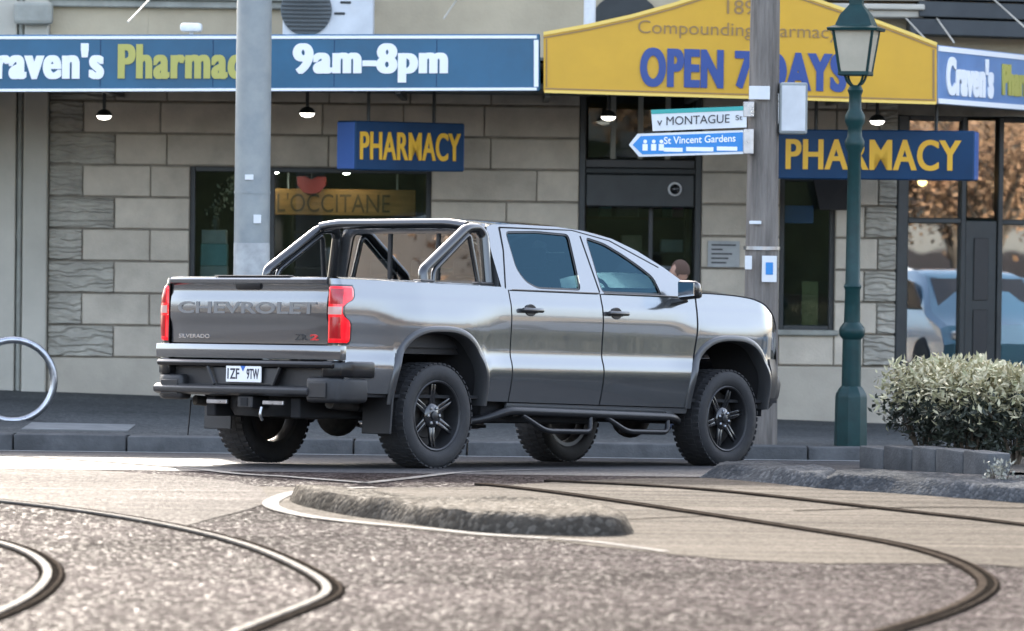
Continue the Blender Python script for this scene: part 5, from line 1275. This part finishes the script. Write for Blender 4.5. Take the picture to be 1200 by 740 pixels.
for s_ in (-1, 1):
    bm = BM(); tube(bm, [(-1.215, s_*.31, .632), (-1.215, s_*.385, .77)], .014, 6); T('divider', bm, 'bumper_grey', bp_)
    bm = BM(); prism(bm, [(-1.215,.815*s_), (-1.205,.90*s_), (-1.16,.975*s_), (-1.05,1.0*s_), (-.80,1.01*s_), (-.80,.96*s_), (-1.09,.90*s_), (-1.09,.80*s_)], .70, .828, 'z', .02, 3); T('bumper_end_top', bm, 'bumper_black', bp_, 40)
    bm = BM(); prism(bm, [(-1.225,.66*s_), (-1.22,.88*s_), (-1.17,.96*s_), (-1.05,.99*s_), (-.86,1.0*s_), (-.90,.93*s_), (-1.09,.88*s_), (-1.09,.66*s_)], .505, .705, 'z', .035, 3); T('bumper_end', bm, 'plastic_black', bp_, 40)
    bm = BM(); box(bm, (-1.232, min(s_*.70, s_*.88), .545), (-1.222, max(s_*.70, s_*.88), .66), .004); T('step_insert', bm, 'satin_black', bp_)
    bm = BM(); box(bm, (-1.20, s_*.30 - .11, .478), (-1.17, s_*.30 + .11, .515), .006); T('tow_plate', bm, 'steel', bp_)
bm = BM(); box(bm, (-1.225, -.195, .65), (-1.212, .180, .782), .004); pl = T('number_plate', bm, 'plate_white', bp_)
tl('1ZF', .160, .035, .675, .757, -1.2255, 'plate_ink', .015, .004, 'plate_letters', pl); tl('9TW', -.045, -.175, .675, .757, -1.2255, 'plate_ink', .015, .004, 'plate_letters', pl)
bm = BM(); prism(bm, [(-.03,.776), (.02,.776), (-.005,.735)], -1.2285, -1.2255, 'x'); T('plate_badge', bm, 'blue_ink', pl)
bm = BM(); box(bm, (-1.22, -.10, .45), (-1.02, .06, .545), .01); hr = T('hitch_receiver', bm, 'satin_black', bp_)
bm = BM(); box(bm, (-1.226, -.055, .468), (-1.219, .015, .53)); T('receiver_socket', bm, 'matt_black', hr)
bm = BM(); tube(bm, fillet([(-1.20, -.19, .46), (-1.22, -.19, .40), (-1.19, -.19, .36)], .03), .012, 8); T('safety_chain_loop', bm, 'steel', hr, 60)
# underside
bm = BM(); box(bm, (-1.0, -.95, .555), (4.5, .95, .58)); T('floor_pan', bm, 'matt_black')
for y in (-.45, .45): bm = BM(); box(bm, (-1.05, y - .05, .38), (4.4, y + .05, .54), .01); T('frame_rail', bm, 'matt_black')
for xc in (0.0, 3.745):
    bm = BM(); tube(bm, [(xc, -.80, .41), (xc, .80, .41)], .05, 12); ax = T('axle', bm, 'dark_metal', None, 50)
    bm = BM(); bmesh.ops.create_uvsphere(bm, u_segments=16, v_segments=10, radius=.17, matrix=Matrix.Translation((xc, .05, .40))); T('differential', bm, 'dark_metal', ax, 60)
    for y in (-.55, .55): bm = BM(); tube(bm, [(xc - .12, y, .38), (xc - .05, y*.9, .85)], .035, 10); T('shock_absorber', bm, 'dark_metal', ax, 60)
bm = BM(); lathe(bm, [(.20, -.12), (.36, -.11), (.395, -.05), (.395, .05), (.36, .11), (.20, .12)], 32, 'z', (-.62, .1, .50)); T('spare_tyre', bm, 'rubber', None, 50)
for s_ in (-1, 1): bm = BM(); tube(bm, fillet([(.4, s_*.55, .46), (-.6, s_*.62, .48), (-.95, s_*.72, .50)], .1), .04, 10); T('exhaust_pipe', bm, 'dark_metal', None, 60)
bm = BM(); box(bm, (.7, -.85, .36), (2.2, -.55, .56), .05, 2); T('fuel_tank', bm, 'matt_black', None, 40)
bm = BM(); tube(bm, [(-.93, .78, .50), (-.95, .79, .22)], .006, 6); T('earth_strap', bm, 'matt_black')
# bonnet and nose
def hz(x, v):
    return interp(FT, x) + .004 + .045*(1-abs(v)**3)*sstep(4.6, 4.0, x) + .012*(sstep(.5,.6,abs(v)) - sstep(.62,.9,abs(v)))
bm = BM(); grid(bm, 30, 30, lambda u, v: (lambda x: (x, (2*v-1)*(W(x, interp(FT, x)) + .001), hz(x, 2*v-1)))(3.33 + (4.62-3.33)*u)); bo = T('bonnet', bm, 'paint', None, 50)
bm = BM(); grid(bm, 4, 24, lambda u, v: (3.32 + .14*u + .1*(1-(2*v-1)**2), (2*v-1)*.90, 1.455 + .03*(1-(2*v-1)**2) + .02*u)); T('wiper_cowl', bm, 'satin_black', bo, 50)
for s_ in (-1, 1):
    bm = BM(); tube(bm, [(x, s_*(W(x, interp(FT, x)) + .001), interp(FT, x) + .003) for x in [3.34 + 1.22*i/24 for i in range(25)]], .006, 6); T('bonnet_seam', bm, 'matt_black', bo)
wn_ = W(4.62, .9)
bm = BM(); grid(bm, 6, 24, lambda u, v: (4.615 + .10*(1-(2*v-1)**4) + .03*math.sin(u*math.pi), (2*v-1)*wn_, .78 + (1.09-.78)*u)); gr = T('grille', bm, 'gloss_black', None, 50)
for i in range(3): bm = BM(); grid(bm, 2, 24, lambda u, v: (4.64 + .10*(1-(2*v-1)**4) + .02*u, (2*v-1)*wn_*.9, .84 + .09*i + .02*u)); T('grille_bar', bm, 'satin_black', gr)
bm = BM(); prism(bm, [(4.50,.80), (4.74,.79), (4.77,.72), (4.74,.60), (4.60,.50), (4.40,.48)], -.80, .80, 'y', .02, 2); T('front_bumper', bm, 'satin_black', None, 40)
tl2 = text_mesh('ZR2', .02, .5)
# sports bar
for s_ in (-1, 1):
    bm = BM(); tube(bm, fillet([(-.02, s_*.845, 1.46), (-.02, s_*.835, 1.555), (.55, s_*.79, 1.915), (.70, s_*.78, 1.92), (.76, s_*.79, 1.87), (.76, s_*.845, 1.46)], .07, 6), .042, 12); sb = T('sports_bar_leg', bm, 'bar_black', None, 60)
    bm = BM(); tube(bm, fillet([(.10, s_*.84, 1.47), (.11, s_*.835, 1.56), (.58, s_*.79, 1.87), (.66, s_*.83, 1.47)], .05, 5), .022, 10); T('inner_brace', bm, 'bar_black', sb, 60)
    for x in (-.02, .70): bm = BM(); box(bm, (x - .08, s_*.845 - .05, 1.462), (x + .08, s_*.845 + .05, 1.485), .008); T('foot_plate', bm, 'satin_black', sb)
bm = BM(); tube(bm, fillet([(.56, -.785, 1.925), (.56, -.60, 1.95), (.56, .60, 1.95), (.56, .785, 1.925)], .12, 6), .042, 12); T('sports_bar_hoop', bm, 'bar_black', None, 60)
# wheels
def tyre_mesh():
    bm = BM(); prof = [(.276,-.125),(.292,-.140),(.33,-.150),(.385,-.147),(.405,-.130),(.4145,-.115),(.4145,.115),(.405,.130),(.385,.147),(.33,.150),(.292,.140),(.276,.125)]
    lathe(bm, prof, 56, 'y')
    for k in range(46):                                     # tread blocks and shoulder lugs
        for row, (y0, y1) in enumerate(((-.142,-.085), (-.07,-.005), (.005,.07), (.085,.142))):
            a_ = (k + (.5 if row % 2 else 0)) * math.tau / 46; da = math.tau / 46 * .36; r0, r1 = .405, .4175 if abs(y0) < .1 and abs(y1) < .1 else .4158
            P = [(r0, a_-da, y0), (r0, a_+da, y0), (r0, a_+da, y1), (r0, a_-da, y1), (r1, a_-da*.8, y0), (r1, a_+da*.8, y0), (r1, a_+da*.8, y1), (r1, a_-da*.8, y1)]
            hexa(bm, [(r*math.cos(a2), y, r*math.sin(a2)) for r, a2, y in P])
    me = to_mesh('tyre', bm); finish(me, 40); me.materials.append(M['rubber']); return me
def rim_mesh():                                            # outer face towards -y
    bm = BM(); lathe(bm, [(.264,-.128),(.256,-.134),(.246,-.128),(.240,-.105),(.232,-.02),(.232,.12),(.262,.125)], 48, 'y')
    me = to_mesh('rim', bm); finish(me, 40); me.materials.append(M['satin_black']); return me
def spoke_mesh():
    bm = BM()
    hexa(bm, [(.045,-.075,-.036), (.235,-.100,-.026), (.235,-.070,-.022), (.045,-.05,-.034), (.045,-.075,.004), (.235,-.100,-.004), (.235,-.070,-.004), (.045,-.05,.004)], .006, 2)
    hexa(bm, [(.045,-.0755,-.004), (.235,-.1005,.010), (.235,-.070,.008), (.045,-.05,-.002), (.045,-.0755,.036), (.235,-.1005,.030), (.235,-.070,.026), (.045,-.05,.034)], .006, 2)
    me = to_mesh('spoke', bm); finish(me, 40); me.materials.append(M['gloss_black']); return me
def hub_mesh():
    bm = BM(); lathe(bm, [(.095,-.05),(.095,-.085),(.082,-.096),(.0,-.098)], 28, 'y'); me = to_mesh('hub', bm); finish(me, 40); me.materials.append(M['gloss_black']); return me
def nut_mesh():
    bm = BM(); lathe(bm, [(.0135,-.09),(.0135,-.106),(.009,-.111)], 6, 'y', cap=True); me = to_mesh('lug_nut', bm); me.materials.append(M['steel']); return me
def cap_mesh():
    bm = BM(); lathe(bm, [(.036,-.095),(.034,-.112),(.02,-.118),(.0,-.119)], 20, 'y'); me = to_mesh('centre_cap', bm); finish(me, 40); me.materials.append(M['satin_black']); return me
def disc_mesh():
    bm = BM(); lathe(bm, [(.0,-.012),(.17,-.012),(.18,.0),(.236,.004),(.236,.03),(.0,.03)], 36, 'y'); me = to_mesh('wheel', bm); finish(me, 30); me.materials.append(M['dark_metal']); return me
tm, rm, sm, hm, nm_, cm_, dm = tyre_mesh(), rim_mesh(), spoke_mesh(), hub_mesh(), nut_mesh(), cap_mesh(), disc_mesh()
for xc in (0.0, 3.745):
    for sgn in (-1, 1):
        w = share('wheel', dm, truck, (xc, sgn*.865, .4180), (0, random.uniform(0, 1), math.pi if sgn > 0 else (0)))
        share('tyre', tm, w); share('rim', rm, w, scale=(1.06, 1.02, 1.06)); share('hub', hm, w); share('centre_cap', cm_, w)
        for k in range(6):
            share('spoke', sm, w, rot=(0, k*math.tau/6, 0), scale=(1.06, 1, 1.0)); a_ = (k+.5)*math.tau/6; share('lug_nut', nm_, w, (.066*math.cos(a_), 0, .066*math.sin(a_)))
# ================================================================ ACROSS THE STREET (seen in glass and paint)
def tree_meshes(seed, H=8.5):
    rnd = random.Random(seed); tb = BM(); tips = []
    tube(tb, smoothline([(0,0,0), (.1,.05,1.4), (.0,.1,2.8)], 3), [.24-.012*i for i in range(7)], 9)
    for i in range(9):
        a = i*2.4 + rnd.uniform(-.3,.3); L_ = rnd.uniform(2.2, 3.6); z0 = rnd.uniform(2.0, 3.0); e = Vector((math.cos(a)*L_*.75, math.sin(a)*L_*.75, z0 + L_*rnd.uniform(.8, 1.5)))
        P = smoothline([(0,.08,z0-.3), (e.x*.4, e.y*.4, z0 + (e.z-z0)*.55), e], 4); tube(tb, P, [.11-.011*k for k in range(len(P))], 6); tips += [P[-1], P[-3], P[-5]]
        for j in range(3):
            b = P[rnd.randint(4, len(P)-1)]; f = b + Vector((rnd.gauss(0,1), rnd.gauss(0,1), rnd.uniform(.2,1.3))); tube(tb, [b, (b+f)/2 + Vector((0,0,.1)), f], [.035,.02,.008], 5); tips.append(f)
    lb = BM()
    for i in range(5200):
        c = rnd.choice(tips); p = c + Vector((rnd.gauss(0,.6), rnd.gauss(0,.6), rnd.gauss(0,.5))); s = rnd.uniform(.06,.13); d = Vector((rnd.gauss(0,1), rnd.gauss(0,1), rnd.gauss(0,1))).normalized(); w = d.orthogonal().normalized()*s*.6
        lb.faces.new([lb.verts.new(q) for q in (p, p+d*s+w, p+d*s*2, p+d*s-w)])
    a, b = to_mesh('trunk', tb), to_mesh('crown', lb); finish(a, 60); a.materials.append(M['bark']); b.materials.append(M['leaf_autumn']); return a, b
TR = [tree_meshes(1), tree_meshes(2)]
spots = [(9.5,-14),(14,-9),(19,-15),(26,-12),(4,-20),(-8,-16),(-18,-13),(25.4,35.8),(28.5,33.6),(23.0,37.6),(31.5,31.0),(26.5,33.2),(38,27),(46,31),(55,26),(62,34),(-34,25),(-43,29),(-55,24)]
for i, (x, y) in enumerate(spots):
    sc_ = .55 if 22 < x < 34 and y > 28 else 1.0
    lab, grp = ('small autumn tree near the cars in the side street', 'small autumn trees by the side street') if sc_ < 1 else ('autumn street tree with thinning brown leaves across the road', 'autumn trees across the road') if y < 0 else ('large autumn tree down the street beyond the bonnet', 'autumn trees beyond the bonnet') if x > 0 else ('large autumn tree down the street beyond the tailgate', 'autumn trees beyond the tailgate')
    t = thing('street_tree', lab, 'tree', (x, y, -.02), i*1.3, grp)
    t.scale = (sc_,)*3; a, b = TR[i % 2]; share('trunk', a, t); c = share('crown', b, t); c['kind'] = 'stuff'
def terrace(label, x, y, rz, w, h):
    t = thing('terrace_house', label, 'building', (x, y, -.1), rz)
    bm = BM(); box(bm, (-w/2, 0, 0), (w/2, 8, h)); obj('wall', bm, M['terrace_wall'], t, world=False)
    bm = BM(); prism(bm, [(-.5, h+.001), (4, h+1.8), (8.5, h+.001)], -w/2-.3, w/2+.3, 'x'); obj('roof', bm, M['terrace_roof'], t, world=False)
    for i in range(int(w // 3)):
        for z in ([1.0, 4.2] if h > 5 else [1.0]):
            xx = -w/2 + 1 + i*3; bm = BM(); box(bm, (xx, -.05, z), (xx+1.2, .05, z+1.7)); obj('window', bm, M['frame_dark'], t, world=False)
    bm = BM(); box(bm, (-w/2, -2.2, 3.0), (w/2, -.06, 3.15)); obj('verandah', bm, M['awning_roof'], t, world=False)
    return t
terrace('long cream terrace row across the road', 22, -30, math.pi, 30, 7.0)
terrace('cream terrace row closing the street beyond the bonnet', 74, 32, -math.pi/2 - .1 + math.pi, 40, 6.0)
terrace('cream terrace row closing the street beyond the tailgate', -72, 26, -math.pi/2 + math.pi + math.pi + .1, 40, 6.0)
def car_parts(paint):
    out = []
    prof = [(-2.1,.35),(-2.15,.6),(-2.05,.85),(-1.5,.93),(-.75,1.40),(.2,1.46),(.75,1.38),(1.35,.98),(2.0,.82),(2.15,.6),(2.1,.35)]
    bm = BM()
    rows = []
    for s, k in ((-.88, .92), (-.80, 1.0), (-.4, 1.02), (0, 1.025), (.4, 1.02), (.80, 1.0), (.88, .92)):
        rows.append([bm.verts.new((x*(.985 if abs(s) > .85 else 1), s*(1 - .22*max(0, z-.9)/.5), .35 + (z-.35)*k)) for x, z in prof])
    for a, b in zip(rows, rows[1:]):
        for j in range(len(prof)-1): bm.faces.new((a[j], a[j+1], b[j+1], b[j]))
    bm.faces.new(rows[0][::-1]); bm.faces.new(rows[-1]); bmesh.ops.recalc_face_normals(bm, faces=bm.faces[:])
    out.append(('body', bm, paint, 30))
    for s in (-1, 1):
        bm = BM(); prism(bm, [(-1.25,.98), (-.72,1.34), (.2,1.39), (.68,1.32), (1.1,1.0)], s*.775, s*.80, 'y'); out.append(('side_window', bm, M['gloss_black'], None))
        for x in (-1.3, 1.32):
            bm = BM(); lathe(bm, [(.2,-.1),(.31,-.1),(.33,-.06),(.33,.06),(.31,.1),(.2,.1),(.0,.06)], 22, 'y', (x, s*.80, .33)); out.append(('wheel', bm, M['rubber'], 40))
    bm = BM(); hexa(bm, [(1.33,-.66,.995),(1.33,.66,.995),(1.30,.66,.98),(1.30,-.66,.98),(.80,-.60,1.375),(.80,.60,1.375),(.77,.60,1.36),(.77,-.60,1.36)]); out.append(('windscreen', bm, M['gloss_black'], None))
    for y in (-.62, .62): bm = BM(); box(bm, (2.04, y-.16, .64), (2.13, y+.16, .76), .02); out.append(('headlight', bm, M['headlight'], None))
    return out
for i, (x, y, rz, pm, lab) in enumerate(((11.8,44.6,2.2,'car_blue','blue parked car in the side street'), (14.6,41.0,2.1,'car_white','white parked car in the side street'), (17.5,37.0,2.0,'car_silver','silver parked car in the side street'), (9.5,-3.5,.1,'car_silver','silver parked car across the road'))):
    t = thing('parked_car', lab, 'car', (x, y, (-.2 if y > 35 else 0)), rz, 'parked cars')
    for nm, bm, m, sm_ in car_parts(M[pm]): obj(nm, bm, m, t, sm_, world=False)

for i, (x0, x1, yy_) in enumerate(((-30, -6, -9.0), (-5.4, 9.0, -9.4))):  # unseen hedges added to keep the shop window reflections dark
    rnd = random.Random(i); bm = BM(); n = int((x1-x0)*2)
    def hp(u, v):
        x = x0 + (x1-x0)*u; prof = [(-.8,0),(-.95,1.2),(-.9,2.6),(-.6,3.3),(0,3.45),(.6,3.3),(.9,2.6),(.8,0)][int(round(v*7))]
        p = Vector((x, yy_ + prof[0], prof[1])); k = noise.noise(p*1.3)*.25 + noise.noise(p*4)*.12; return p + Vector((0, k, k*.6))
    grid(bm, n, 7, hp)
    t = thing('added_hedge', ['long hedge added out of view to darken the window reflections', 'shorter hedge added out of view to darken the window reflections'][i], 'hedge', ((x0+x1)/2, yy_, 0))
    o = obj('foliage', bm, M['leaf_hedge'], t, 60); o['kind'] = 'stuff'
    bm = BM()
    for k in range(6): tube(bm, [(x0 + (k+.5)*(x1-x0)/6, yy_, -.02), (x0 + (k+.5)*(x1-x0)/6, yy_, 2.0)], .06, 6)
    o = obj('stems', bm, M['stem'], t); o['kind'] = 'stuff'
